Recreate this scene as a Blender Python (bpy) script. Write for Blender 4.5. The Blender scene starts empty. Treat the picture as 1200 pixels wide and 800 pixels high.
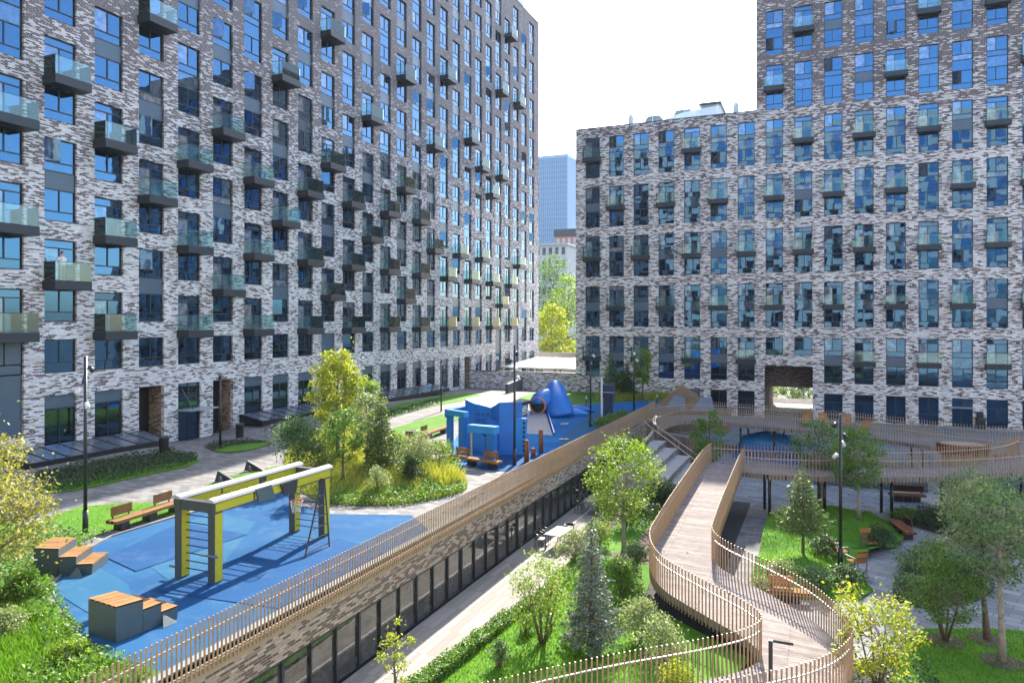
import bpy, bmesh, math, random
import numpy as np
from mathutils import Vector, Matrix
R = math.radians
C = bpy.context.scene.collection
# ------------------------------------------------------------------ camera model (used to place things on real ground planes)
F, CX, HY, ZC = 850., 600., 376., 11.0
TH = math.atan((962. - CX) / F); ct, st = math.cos(TH), math.sin(TH)
def ray(x, y):
    r = (x - CX) / F; u = -(y - HY) / F
    return (r*ct - st, r*st + ct, u)
def gp(x, y, z=0.):
    d = ray(x, y); t = (z - ZC) / d[2]
    return (d[0]*t, d[1]*t)
def sm(a, b, v):
    t = min(1., max(0., (v - a) / (b - a))); return t*t*(3 - 2*t)
def zd(X, Y):                      # height of the upper courtyard
    z = 2.8 - max(0., (Y - 62.)) * .03
    z -= .62 * sm(-36.5, -41.5, X) * math.exp(-((Y - 40.6) / 4.2)**2)
    return z
def gu(x, y):
    z = 2.8
    for _ in range(4):
        p = gp(x, y, z); z = zd(*p)
    return p

# ------------------------------------------------------------------ materials
def mat(name):
    m = bpy.data.materials.new(name); m.use_nodes = True
    nt = m.node_tree; b = nt.nodes['Principled BSDF']
    return m, nt, b
def N(nt, t, **kw):
    n = nt.nodes.new(t)
    for k, v in kw.items():
        if k.startswith('i_'):
            n.inputs[k[2:].replace('_', ' ')].default_value = v
        else: setattr(n, k, v)
    return n
def ramp(nt, stops, interp='LINEAR'):
    n = nt.nodes.new('ShaderNodeValToRGB'); cr = n.color_ramp; cr.interpolation = interp
    while len(cr.elements) > 1: cr.elements.remove(cr.elements[-1])
    cr.elements[0].position = stops[0][0]; cr.elements[0].color = (*stops[0][1], 1)
    for p, c in stops[1:]:
        e = cr.elements.new(p); e.color = (*c, 1)
    return n
def mth(nt, op, a, b=None, c=None):
    n = nt.nodes.new('ShaderNodeMath'); n.operation = op
    for i, v in enumerate((a, b, c)):
        if v is None: continue
        if isinstance(v, (int, float)): n.inputs[i].default_value = v
        else: nt.links.new(v, n.inputs[i])
    return n.outputs[0]
def pos(nt, scale=(1, 1, 1), rot=0.):
    g = nt.nodes.new('ShaderNodeNewGeometry'); m = nt.nodes.new('ShaderNodeMapping')
    m.inputs['Scale'].default_value = scale; m.inputs['Rotation'].default_value = (0, 0, rot)
    nt.links.new(g.outputs['Position'], m.inputs['Vector']); return m.outputs[0]
def noise(nt, vec, scale, detail=4, rough=.55):
    n = N(nt, 'ShaderNodeTexNoise'); n.inputs['Scale'].default_value = scale
    n.inputs['Detail'].default_value = detail; n.inputs['Roughness'].default_value = rough
    if vec is not None: nt.links.new(vec, n.inputs['Vector'])
    return n.outputs['Fac']
def bump(nt, b, h, strength=.3, dist=.02):
    n = N(nt, 'ShaderNodeBump'); n.inputs['Strength'].default_value = strength; n.inputs['Distance'].default_value = dist
    nt.links.new(h, n.inputs['Height']); nt.links.new(n.outputs[0], b.inputs['Normal'])
def simple(name, col, rough=.6, metal=0., var=.12, nscale=6., bmp=0., spec=.5):
    m, nt, b = mat(name)
    v = noise(nt, pos(nt), nscale, 5)
    lo = tuple(c*(1 - var) for c in col); hi = tuple(min(1, c*(1 + var)) for c in col)
    r = ramp(nt, [(.3, lo), (.7, hi)]); nt.links.new(v, r.inputs[0]); nt.links.new(r.outputs[0], b.inputs['Base Color'])
    b.inputs['Roughness'].default_value = rough; b.inputs['Metallic'].default_value = metal
    b.inputs['Specular IOR Level'].default_value = spec
    if bmp: bump(nt, b, noise(nt, pos(nt), nscale*6, 3), bmp)
    return m

def brick_mat(name, white=(.82, .785, .765), mid=(.36, .265, .245), dark=(.075, .05, .055), grad=True, share=.0, gr=(14, 41, .68), bw=.40, bh=.084):
    m, nt, b = mat(name)
    g = nt.nodes.new('ShaderNodeNewGeometry'); s = nt.nodes.new('ShaderNodeSeparateXYZ'); nt.links.new(g.outputs['Position'], s.inputs[0])
    u = mth(nt, 'ADD', s.outputs[0], s.outputs[1]); z = s.outputs[2]
    cb = nt.nodes.new('ShaderNodeCombineXYZ'); nt.links.new(u, cb.inputs[0]); nt.links.new(z, cb.inputs[1])
    br = N(nt, 'ShaderNodeTexBrick', offset=.43, offset_frequency=2, squash=.72, squash_frequency=3)
    br.inputs['Color1'].default_value = (0, 0, 0, 1); br.inputs['Color2'].default_value = (1, 1, 1, 1); br.inputs['Mortar'].default_value = (.5, .5, .5, 1)
    br.inputs['Scale'].default_value = 1; br.inputs['Mortar Size'].default_value = .012; br.inputs['Mortar Smooth'].default_value = .1
    br.inputs['Brick Width'].default_value = bw; br.inputs['Row Height'].default_value = bh; br.inputs['Bias'].default_value = 0.
    nt.links.new(cb.outputs[0], br.inputs['Vector'])
    mp = nt.nodes.new('ShaderNodeMapping'); mp.inputs['Scale'].default_value = (.55, 2.2, 1); nt.links.new(cb.outputs[0], mp.inputs[0])
    n1 = noise(nt, mp.outputs[0], 1.2, 3)
    sep = nt.nodes.new('ShaderNodeSeparateColor'); nt.links.new(br.outputs['Color'], sep.inputs[0])
    v = mth(nt, 'ADD', sep.outputs[0], mth(nt, 'MULTIPLY', mth(nt, 'SUBTRACT', n1, .5), .42))
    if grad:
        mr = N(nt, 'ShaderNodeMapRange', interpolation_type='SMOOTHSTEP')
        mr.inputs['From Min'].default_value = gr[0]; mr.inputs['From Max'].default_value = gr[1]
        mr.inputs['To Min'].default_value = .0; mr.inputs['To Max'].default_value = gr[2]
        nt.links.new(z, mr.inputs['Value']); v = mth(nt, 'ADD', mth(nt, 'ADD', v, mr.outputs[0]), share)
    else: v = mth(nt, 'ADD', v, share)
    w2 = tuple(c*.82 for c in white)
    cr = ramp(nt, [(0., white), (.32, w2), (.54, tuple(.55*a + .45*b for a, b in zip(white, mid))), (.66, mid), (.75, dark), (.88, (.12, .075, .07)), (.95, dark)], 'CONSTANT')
    nt.links.new(v, cr.inputs[0])
    mx = N(nt, 'ShaderNodeMix', data_type='RGBA'); nt.links.new(br.outputs['Fac'], mx.inputs['Factor'])
    nt.links.new(cr.outputs[0], mx.inputs['A']); mx.inputs['B'].default_value = (*[.58*c for c in white], 1)
    sv = ramp(nt, [(.3, (.84, .83, .82)), (.55, (1, 1, 1)), (.75, (1.06, 1.05, 1.04))])          # tone shifts and old weathering between wall areas
    mp2 = nt.nodes.new('ShaderNodeMapping'); mp2.inputs['Scale'].default_value = (.35, .12, 1); nt.links.new(cb.outputs[0], mp2.inputs[0])
    nt.links.new(noise(nt, mp2.outputs[0], 1., 5, .6), sv.inputs[0])
    m2 = N(nt, 'ShaderNodeMix', data_type='RGBA', blend_type='MULTIPLY'); m2.inputs['Factor'].default_value = 1
    nt.links.new(mx.outputs['Result'], m2.inputs['A']); nt.links.new(sv.outputs[0], m2.inputs['B'])
    nt.links.new(m2.outputs['Result'], b.inputs['Base Color'])
    b.inputs['Roughness'].default_value = .8; b.inputs['Specular IOR Level'].default_value = .3
    bump(nt, b, mth(nt, 'ADD', mth(nt, 'MULTIPLY', br.outputs['Fac'], -1.), mth(nt, 'MULTIPLY', sep.outputs[0], .5)), .5, .012)
    return m

def glass_mat(name, stops, ior=2.6, rough=.015, wav=.008, tint=(.22, .56, 1.)):
    m, nt, b = mat(name)
    g = nt.nodes.new('ShaderNodeNewGeometry')
    cr = ramp(nt, stops, 'CONSTANT'); nt.links.new(g.outputs['Random Per Island'], cr.inputs[0])
    n2 = noise(nt, pos(nt), 2.3, 3)
    mx = N(nt, 'ShaderNodeMix', data_type='RGBA', blend_type='MULTIPLY'); mx.inputs['Factor'].default_value = 1
    r2 = ramp(nt, [(.35, (.45, .45, .45)), (.65, (1.25, 1.25, 1.25))]); nt.links.new(n2, r2.inputs[0])
    nt.links.new(cr.outputs[0], mx.inputs['A']); nt.links.new(r2.outputs[0], mx.inputs['B'])
    nt.links.new(mx.outputs['Result'], b.inputs['Base Color'])
    b.inputs['Roughness'].default_value = rough; b.inputs['IOR'].default_value = ior; b.inputs['Specular Tint'].default_value = (*tint, 1)
    n3 = noise(nt, pos(nt), .9, 2); bump(nt, b, n3, wav, .25)
    return m

def clear_glass(name, tint=(.87, .96, .95), dcol=(.34, .60, .60), dmix=.035):
    m, nt, b = mat(name); nt.nodes.remove(b); out = nt.nodes['Material Output']
    t = N(nt, 'ShaderNodeBsdfTransparent'); t.inputs[0].default_value = (*tint, 1)
    gl = N(nt, 'ShaderNodeBsdfGlossy'); gl.inputs['Roughness'].default_value = .02; gl.inputs['Color'].default_value = (.9, 1, .98, 1)
    df = N(nt, 'ShaderNodeBsdfDiffuse'); df.inputs['Color'].default_value = (*dcol, 1)
    fr = N(nt, 'ShaderNodeFresnel'); fr.inputs['IOR'].default_value = 1.28
    a = N(nt, 'ShaderNodeMixShader'); a.inputs[0].default_value = dmix; nt.links.new(t.outputs[0], a.inputs[1]); nt.links.new(df.outputs[0], a.inputs[2])
    c = N(nt, 'ShaderNodeMixShader'); nt.links.new(mth(nt, 'ADD', fr.outputs[0], .03), c.inputs[0]); nt.links.new(a.outputs[0], c.inputs[1]); nt.links.new(gl.outputs[0], c.inputs[2])
    nt.links.new(c.outputs[0], out.inputs[0]); return m

def paver_mat(name, cols, w=.6, h=.3, rot=0., mortar=(.07, .07, .07), ms=.012, bias=0.):
    m, nt, b = mat(name)
    br = N(nt, 'ShaderNodeTexBrick', offset=.5); v = pos(nt, (1, 1, 0), rot); nt.links.new(v, br.inputs['Vector'])
    br.inputs['Color1'].default_value = (0, 0, 0, 1); br.inputs['Color2'].default_value = (1, 1, 1, 1); br.inputs['Mortar'].default_value = (0, 0, 0, 1)
    br.inputs['Scale'].default_value = 1; br.inputs['Mortar Size'].default_value = ms; br.inputs['Brick Width'].default_value = w; br.inputs['Row Height'].default_value = h
    sep = nt.nodes.new('ShaderNodeSeparateColor'); nt.links.new(br.outputs['Color'], sep.inputs[0])
    n1 = noise(nt, pos(nt), .6, 5); vv = mth(nt, 'ADD', mth(nt, 'MULTIPLY', sep.outputs[0], .7), mth(nt, 'MULTIPLY', n1, .45))
    cr = ramp(nt, [(i / max(1, len(cols) - 1) * .8 + .1, c) for i, c in enumerate(cols)]); nt.links.new(vv, cr.inputs[0])
    mx = N(nt, 'ShaderNodeMix', data_type='RGBA'); nt.links.new(br.outputs['Fac'], mx.inputs['Factor'])
    nt.links.new(cr.outputs[0], mx.inputs['A']); mx.inputs['B'].default_value = (*mortar, 1)
    nt.links.new(mx.outputs['Result'], b.inputs['Base Color']); b.inputs['Roughness'].default_value = .85; b.inputs['Specular IOR Level'].default_value = .2
    bump(nt, b, mth(nt, 'MULTIPLY', br.outputs['Fac'], -1.), .35, .008)
    return m

def grass_mat(name, stops, scale=.8):
    m, nt, b = mat(name)
    n1 = noise(nt, pos(nt), scale, 6, .65); n2 = noise(nt, pos(nt), 28, 3)
    v = mth(nt, 'ADD', mth(nt, 'MULTIPLY', n1, .65), mth(nt, 'MULTIPLY', n2, .4))
    cr = ramp(nt, stops); nt.links.new(v, cr.inputs[0]); nt.links.new(cr.outputs[0], b.inputs['Base Color'])
    b.inputs['Roughness'].default_value = .9; b.inputs['Specular IOR Level'].default_value = .15
    bump(nt, b, noise(nt, pos(nt), 45, 2), .8, .04); return m

def leaf_mat(name, cols, trans=.35):
    m, nt, b = mat(name); out = nt.nodes['Material Output']
    g = nt.nodes.new('ShaderNodeNewGeometry')
    cr = ramp(nt, [(i / (len(cols) - 1), c) for i, c in enumerate(cols)]); nt.links.new(g.outputs['Random Per Island'], cr.inputs[0])
    nt.links.new(cr.outputs[0], b.inputs['Base Color']); b.inputs['Roughness'].default_value = .55; b.inputs['Specular IOR Level'].default_value = .35
    tr = N(nt, 'ShaderNodeBsdfTranslucent')
    mx = N(nt, 'ShaderNodeMix', data_type='RGBA', blend_type='MULTIPLY'); mx.inputs['Factor'].default_value = 1
    nt.links.new(cr.outputs[0], mx.inputs['A']); mx.inputs['B'].default_value = (1.6, 1.7, .8, 1)
    nt.links.new(mx.outputs['Result'], tr.inputs[0])
    ms = N(nt, 'ShaderNodeMixShader'); ms.inputs[0].default_value = trans
    nt.links.new(b.outputs[0], ms.inputs[1]); nt.links.new(tr.outputs[0], ms.inputs[2]); nt.links.new(ms.outputs[0], out.inputs[0])
    return m

def wood_mat(name, col, plank=.14, length=2.2, rot=0., dark=.55, axis='xy'):
    m, nt, b = mat(name)
    br = N(nt, 'ShaderNodeTexBrick', offset=.37); 
    tc = N(nt, 'ShaderNodeTexCoord'); mp = N(nt, 'ShaderNodeMapping'); mp.inputs['Rotation'].default_value = (0, 0, rot)
    nt.links.new(tc.outputs['Object'], mp.inputs[0]); nt.links.new(mp.outputs[0], br.inputs['Vector'])
    br.inputs['Color1'].default_value = (*[c*.8 for c in col], 1); br.inputs['Color2'].default_value = (*[min(1, c*1.18) for c in col], 1)
    br.inputs['Mortar'].default_value = (*[c*dark*.4 for c in col], 1); br.inputs['Scale'].default_value = 1
    br.inputs['Mortar Size'].default_value = .008; br.inputs['Brick Width'].default_value = length; br.inputs['Row Height'].default_value = plank
    n1 = noise(nt, pos(nt), 2.5, 5); r = ramp(nt, [(.3, (.78, .78, .78)), (.7, (1.12, 1.1, 1.08))]); nt.links.new(n1, r.inputs[0])
    mx = N(nt, 'ShaderNodeMix', data_type='RGBA', blend_type='MULTIPLY'); mx.inputs['Factor'].default_value = 1
    nt.links.new(br.outputs['Color'], mx.inputs['A']); nt.links.new(r.outputs[0], mx.inputs['B']); nt.links.new(mx.outputs['Result'], b.inputs['Base Color'])
    b.inputs['Roughness'].default_value = .85; b.inputs['Specular IOR Level'].default_value = .12; bump(nt, b, mth(nt, 'MULTIPLY', br.outputs['Fac'], -1.), .4, .01)
    return m

def rubber_mat(name, stops):
    m, nt, b = mat(name)
    n1 = noise(nt, pos(nt), .35, 3); n2 = noise(nt, pos(nt), 60, 2)
    v = mth(nt, 'ADD', mth(nt, 'MULTIPLY', n1, .8), mth(nt, 'MULTIPLY', n2, .2))
    cr = ramp(nt, stops); nt.links.new(v, cr.inputs[0])
    du = ramp(nt, [(.52, (0, 0, 0)), (.8, (.35, .35, .35))]); nt.links.new(noise(nt, pos(nt), 1.3, 8, .7), du.inputs[0])     # trodden-in dust and scuffs
    mx = N(nt, 'ShaderNodeMix', data_type='RGBA'); nt.links.new(du.outputs[0], mx.inputs['Factor']); nt.links.new(cr.outputs[0], mx.inputs['A']); mx.inputs['B'].default_value = (.13, .17, .21, 1)
    nt.links.new(mx.outputs['Result'], b.inputs['Base Color'])
    b.inputs['Roughness'].default_value = .9; b.inputs['Specular IOR Level'].default_value = .08; bump(nt, b, n2, .25, .01); return m

M = {}
M['brick'] = brick_mat('mixed_brick')
M['brickR'] = brick_mat('brown_mixed_brick', white=(.84, .765, .705), mid=(.37, .245, .2), dark=(.065, .04, .038), share=.045, gr=(28, 42, .5), bw=.46, bh=.10)
M['brickpav'] = brick_mat('tan_brick', white=(.50, .385, .285), mid=(.27, .175, .11), dark=(.13, .08, .05), grad=False, share=.12, bw=.32, bh=.075)
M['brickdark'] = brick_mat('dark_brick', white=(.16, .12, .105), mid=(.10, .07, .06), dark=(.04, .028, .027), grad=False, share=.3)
M['brickwall'] = brick_mat('grey_brick', grad=False, share=.05)
M['frame'] = simple('anthracite_metal', (.022, .027, .033), .4, .0, .1)
M['slab'] = simple('balcony_slab_metal', (.018, .024, .031), .5, 0, .1)
M['panel'] = simple('blue_grey_panel', (.075, .115, .155), .35, 0, .05, 1.5)
M['darkpanel'] = simple('dark_panel', (.05, .062, .075), .5, 0, .1, 2)
M['glass'] = glass_mat('window_glass', [(0, (.006, .009, .013)), (.45, (.012, .016, .02)), (.66, (.035, .036, .036)), (.80, (.10, .10, .095)), (.92, (.26, .24, .22)), (.97, (.02, .02, .02))])
M['pavglass'] = glass_mat('pavilion_glass', [(0, (.05, .048, .042)), (.5, (.065, .06, .052)), (.8, (.04, .04, .036))], 1.9, .02, .02, (1, 1, 1))
M['rail'] = clear_glass('railing_glass')
M['paver'] = paver_mat('grey_pavers', [(.10, .10, .102), (.155, .15, .146), (.215, .205, .192)], .6, .3)
M['paverlow'] = paver_mat('cool_grey_pavers', [(.125, .13, .137), (.18, .183, .187), (.235, .235, .235)], .9, .45, R(20))
M['boards'] = paver_mat('beige_decking', [(.195, .172, .148), (.235, .21, .183), (.275, .25, .222)], .30, 1.9, 0, (.13, .115, .10), .008)
M['concrete'] = simple('concrete', (.17, .165, .155), .8, 0, .15, 2, .2)
M['lightconc'] = simple('pale_concrete', (.30, .285, .26), .8, 0, .1, 2, .2)
M['grass'] = grass_mat('lawn_grass', [(.2, (.035, .10, .008)), (.5, (.07, .185, .012)), (.8, (.12, .25, .02))])
M['meadow'] = grass_mat('meadow_grass', [(.2, (.05, .10, .012)), (.45, (.12, .19, .02)), (.65, (.20, .25, .03)), (.85, (.26, .23, .06))], 1.2)
M['mulch'] = simple('bark_mulch', (.085, .055, .042), .95, 0, .5, 14, .8)
M['soil'] = simple('dark_soil', (.03, .028, .024), .95, 0, .4, 9, .6)
M['rubber'] = rubber_mat('blue_rubber', [(.25, (.009, .054, .145)), (.5, (.015, .074, .175)), (.75, (.023, .095, .195))])
M['rubber2'] = rubber_mat('deep_blue_rubber', [(.25, (.008, .048, .14)), (.75, (.013, .066, .17))])
M['rubber3'] = rubber_mat('pale_blue_rubber', [(.25, (.016, .082, .165)), (.75, (.027, .106, .19))])
M['rubber4'] = rubber_mat('cyan_rubber', [(.25, (.003, .075, .22)), (.5, (.007, .11, .28)), (.75, (.03, .17, .34))])
M['bluepaint'] = simple('blue_paint', (.006, .13, .42), .35, 0, .12, 1.2)
M['bluepaint2'] = simple('light_blue_paint', (.018, .22, .56), .35, 0, .1, 1.2)
M['orange'] = simple('orange_rim', (.55, .17, .07), .5)
M['steel'] = simple('brushed_steel', (.12, .14, .165), .6, 0., .08, 3)
M['black'] = simple('black_metal', (.012, .013, .015), .4)
M['white'] = simple('white_paint', (.62, .62, .60), .5, 0, .04)
M['greymetal'] = simple('grey_metal', (.12, .125, .13), .45, .2, .1)
M['lightgrey'] = simple('light_grey_metal', (.36, .35, .335), .5, 0, .06)
M['yellow'] = simple('yellow_panel', (.44, .40, .015), .4, 0, .06)
M['teal'] = simple('teal_grey_metal', (.065, .095, .105), .45, 0, .1)
M['bronze'] = simple('bronze_slat', (.36, .25, .155), .5, .15, .12, 4)
M['bronzerail'] = simple('bronze_rail', (.42, .34, .27), .4, .3, .1)
M['wood'] = wood_mat('bench_wood', (.27, .145, .06), .12)
M['woodred'] = wood_mat('red_wood', (.22, .085, .04), .1)
M['woodorange'] = wood_mat('orange_wood', (.40, .175, .06), .09)
M['rampwood'] = wood_mat('ramp_decking', (.235, .198, .182), .145, 3.0, 0)
M['bark'] = simple('tree_bark', (.14, .105, .08), .9, 0, .35, 9, .6)
M['paleBark'] = simple('pale_bark', (.27, .235, .19), .9, 0, .3, 9, .5)
M['yg'] = leaf_mat('yellow_green_leaves', [(.10, .17, .015), (.20, .27, .02), (.33, .33, .03), (.42, .36, .05)])
M['gold'] = leaf_mat('golden_leaves', [(.10, .125, .025), (.20, .195, .045), (.29, .26, .075), (.36, .33, .14)])
M['green'] = leaf_mat('green_leaves', [(.035, .09, .014), (.07, .15, .022), (.115, .205, .03), (.17, .255, .05)])
M['lime'] = leaf_mat('bright_green_leaves', [(.07, .14, .015), (.13, .22, .02), (.20, .28, .03), (.26, .31, .06)])
M['dark'] = leaf_mat('dark_green_leaves', [(.012, .035, .012), (.022, .055, .016), (.04, .08, .022), (.06, .10, .03)], .2)
M['pine'] = leaf_mat('pine_needles', [(.035, .085, .025), (.075, .135, .035), (.13, .19, .055), (.20, .24, .09)], .2)
M['silver'] = leaf_mat('silver_needles', [(.05, .085, .07), (.10, .145, .12), (.17, .21, .18), (.27, .31, .27)], .15)
M['pale'] = leaf_mat('pale_leaves', [(.08, .12, .04), (.15, .19, .08), (.23, .27, .14), (.33, .35, .22)])
M['mid'] = leaf_mat('cool_green_leaves', [(.035, .085, .03), (.075, .145, .05), (.14, .215, .09), (.25, .32, .18)])
M['blade'] = leaf_mat('grass_blades', [(.04, .11, .008), (.08, .19, .012), (.13, .25, .02), (.19, .29, .035)])
M['straw'] = leaf_mat('meadow_blades', [(.10, .17, .02), (.22, .25, .03), (.33, .31, .06), (.40, .30, .10)])
M['skyglass'] = simple('skylight_glass', (.10, .12, .14), .12, 0, .25, 1.5)
M['asphalt'] = simple('asphalt', (.055, .058, .055), .9, 0, .2, .3)
M['clear'] = clear_glass('clear_glass', (.96, .98, .98), (.8, .8, .8), .03)
M['gymgrey'] = simple('gym_frame_metal', (.055, .062, .07), .45, .1, .1)
hm = bpy.data.materials.new('haze_air'); hm.use_nodes = True; _n = hm.node_tree; _n.nodes.remove(_n.nodes['Principled BSDF'])
_v = _n.nodes.new('ShaderNodeVolumePrincipled'); _v.inputs['Color'].default_value = (.80, .88, 1, 1); _v.inputs['Density'].default_value = .00009; _v.inputs['Anisotropy'].default_value = .2
_n.links.new(_v.outputs[0], _n.nodes['Material Output'].inputs['Volume']); M['haze'] = hm
M['tabletop'] = simple('grey_tabletop', (.14, .15, .135), .6)
M['oppwall'] = simple('warm_facade', (.36, .31, .28), .9, 0, .15, .4)
M['cabinet'] = simple('dark_blue_cabinet', (.012, .025, .06), .5)
M['kioskroof'] = simple('slatted_roof', (.20, .198, .19), .8)
M['skin'] = simple('skin', (.5, .3, .22), .5)
M['shirt'] = simple('white_shirt', (.7, .68, .66), .8)
M['hair'] = simple('dark_hair', (.05, .03, .02), .6)
M['trousers'] = simple('grey_trousers', (.10, .10, .12), .8)
M['roofwhite'] = simple('roof_white', (.8, .8, .8), .6, 0, .04)
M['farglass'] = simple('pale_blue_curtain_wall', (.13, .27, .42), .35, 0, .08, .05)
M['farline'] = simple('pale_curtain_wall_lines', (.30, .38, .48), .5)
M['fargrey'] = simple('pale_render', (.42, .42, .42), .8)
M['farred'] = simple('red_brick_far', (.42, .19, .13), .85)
M['roofdark'] = simple('dark_roofing', (.06, .06, .07), .7)
M['canopyglass'] = simple('frosted_canopy', (.28, .34, .325), .3)

# ------------------------------------------------------------------ mesh building
class MB:
    def __init__(s): s.v = []; s.f = []; s.m = []
    def poly(s, pts, m=0):
        n = len(s.v); s.v.extend([tuple(p) for p in pts]); s.f.append(tuple(range(n, n + len(pts)))); s.m.append(m); return s
    def box(s, x0, x1, y0, y1, z0, z1, m=0):
        n = len(s.v)
        s.v += [(x0,y0,z0),(x1,y0,z0),(x1,y1,z0),(x0,y1,z0),(x0,y0,z1),(x1,y0,z1),(x1,y1,z1),(x0,y1,z1)]
        for q in ((0,3,2,1),(4,5,6,7),(0,1,5,4),(1,2,6,5),(2,3,7,6),(3,0,4,7)):
            s.f.append(tuple(n + i for i in q)); s.m.append(m)
        return s
    def bar(s, a, b, w, h, m=0, up=(0, 0, 1)):      # beam from a to b, width w, height h
        a = Vector(a); b = Vector(b); d = (b - a).normalized(); u = Vector(up)
        if abs(d.dot(u)) > .98: u = Vector((0, 1, 0))
        r = d.cross(u).normalized(); u = r.cross(d).normalized(); n = len(s.v)
        for p in (a, b):
            for i, j in ((-1,-1),(1,-1),(1,1),(-1,1)): s.v.append(tuple(p + r*(i*w/2) + u*(j*h/2)))
        for q in ((3,2,1,0),(4,5,6,7),(0,1,5,4),(1,2,6,5),(2,3,7,6),(3,0,4,7)):
            s.f.append(tuple(n + i for i in q)); s.m.append(m)
        return s
    def prism(s, pts, z0, z1, m=0):
        n = len(s.v); k = len(pts)
        s.v += [(p[0], p[1], z0) for p in pts] + [(p[0], p[1], z1) for p in pts]
        s.f.append(tuple(reversed(range(n, n + k)))); s.m.append(m); s.f.append(tuple(range(n + k, n + 2*k))); s.m.append(m)
        for i in range(k):
            j = (i + 1) % k; s.f.append((n + i, n + j, n + k + j, n + k + i)); s.m.append(m)
        return s
    def extr(s, pts, vec, m=0):                      # extrude any planar polygon along vec
        n = len(s.v); k = len(pts); w = Vector(vec)
        s.v += [tuple(p) for p in pts] + [tuple(Vector(p) + w) for p in pts]
        s.f.append(tuple(reversed(range(n, n + k)))); s.m.append(m); s.f.append(tuple(range(n + k, n + 2*k))); s.m.append(m)
        for i in range(k):
            j = (i + 1) % k; s.f.append((n + i, n + j, n + k + j, n + k + i)); s.m.append(m)
        return s
    def tube(s, pts, rad, n=8, m=0, caps=True):
        pts = [Vector(p) for p in pts]; L = len(pts)
        if not hasattr(rad, '__len__'): rad = [rad]*L
        base = len(s.v); pu = None
        for i, p in enumerate(pts):
            d = (pts[min(i + 1, L - 1)] - pts[max(i - 1, 0)]).normalized()
            if pu is None: pu = Vector((1, 0, 0)) if abs(d.x) < .9 else Vector((0, 1, 0))
            u = (pu - d*pu.dot(d)).normalized(); pu = u; w = d.cross(u)
            for k in range(n):
                a = 2*math.pi*k/n; s.v.append(tuple(p + (u*math.cos(a) + w*math.sin(a))*rad[i]))
        for i in range(L - 1):
            for k in range(n):
                k2 = (k + 1) % n
                s.f.append((base + i*n + k, base + i*n + k2, base + (i + 1)*n + k2, base + (i + 1)*n + k)); s.m.append(m)
        if caps:
            s.f.append(tuple(reversed(range(base, base + n)))); s.m.append(m)
            s.f.append(tuple(range(base + (L - 1)*n, base + L*n))); s.m.append(m)
        return s
    def add(s, o, off=(0, 0, 0)):
        n = len(s.v); s.v += [(a + off[0], b + off[1], c + off[2]) for a, b, c in o.v]
        s.f += [tuple(i + n for i in f) for f in o.f]; s.m += o.m; return s
    def build(s, name, mats, parent=None, world=True, smooth=False, bevel=0):
        if not isinstance(mats, (list, tuple)): mats = [mats]
        off = Vector((0, 0, 0))
        if parent is not None and world:
            q = parent
            while q is not None: off += q.location; q = q.parent
        me = bpy.data.meshes.new(name)
        me.from_pydata([(a - off.x, b - off.y, c - off.z) for a, b, c in s.v], [], s.f)
        for m in mats: me.materials.append(m)
        if len(mats) > 1: me.polygons.foreach_set('material_index', s.m)
        if smooth: me.polygons.foreach_set('use_smooth', [True]*len(s.f))
        o = bpy.data.objects.new(name, me); C.objects.link(o)
        if parent is not None: o.parent = parent
        if bevel:
            b = o.modifiers.new('edge', 'BEVEL'); b.width = bevel; b.segments = 1; b.limit_method = 'ANGLE'
        return o
def tag(o, label=None, cat=None, group=None, kind=None):
    if label: o['label'] = label
    if cat: o['category'] = cat
    if group: o['group'] = group
    if kind: o['kind'] = kind
    return o
def thing(name, label, cat, loc=(0, 0, 0), rz=0., group=None):
    o = bpy.data.objects.new(name, None); C.objects.link(o); o.location = loc; o.rotation_euler = (0, 0, rz)
    o.empty_display_size = .2
    return tag(o, label, cat, group)
def dup(root, loc, rz, label, group=None, scale=None):
    r = root.copy(); C.objects.link(r); r.location = loc; r.rotation_euler = (0, 0, rz)
    if scale: r.scale = (scale,)*3 if not hasattr(scale, '__len__') else scale
    r['label'] = label
    if group: r['group'] = group
    for ch in list(root.children):
        c = ch.copy(); C.objects.link(c); c.parent = r
        for g in ch.children:
            d = g.copy(); C.objects.link(d); d.parent = c
    return r
def sheet(name, poly, material, zf, off, kind='structure', step=2.0, thick=0.):
    bm = bmesh.new(); f = bm.faces.new([bm.verts.new((p[0], p[1], 0)) for p in poly])
    bmesh.ops.triangulate(bm, faces=[f])
    xs = [p[0] for p in poly]; ys = [p[1] for p in poly]
    if zf is not None:
        for ax, lo, hi in ((0, min(xs), max(xs)), (1, min(ys), max(ys))):
            c = math.ceil(lo/step)*step
            while c < hi:
                no = [0, 0, 0]; co = [0, 0, 0]; no[ax] = 1; co[ax] = c
                bmesh.ops.bisect_plane(bm, geom=bm.verts[:] + bm.edges[:] + bm.faces[:], plane_co=co, plane_no=no, dist=1e-4); c += step
    for v in bm.verts: v.co.z = (zf(v.co.x, v.co.y) if zf else 0.) + off
    bmesh.ops.recalc_face_normals(bm, faces=bm.faces[:])
    me = bpy.data.meshes.new(name); bm.to_mesh(me); bm.free(); me.materials.append(material)
    if me.polygons and sum(p.normal.z for p in me.polygons) < 0: me.flip_normals()
    o = bpy.data.objects.new(name, me); C.objects.link(o); o['kind'] = kind; return o
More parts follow.
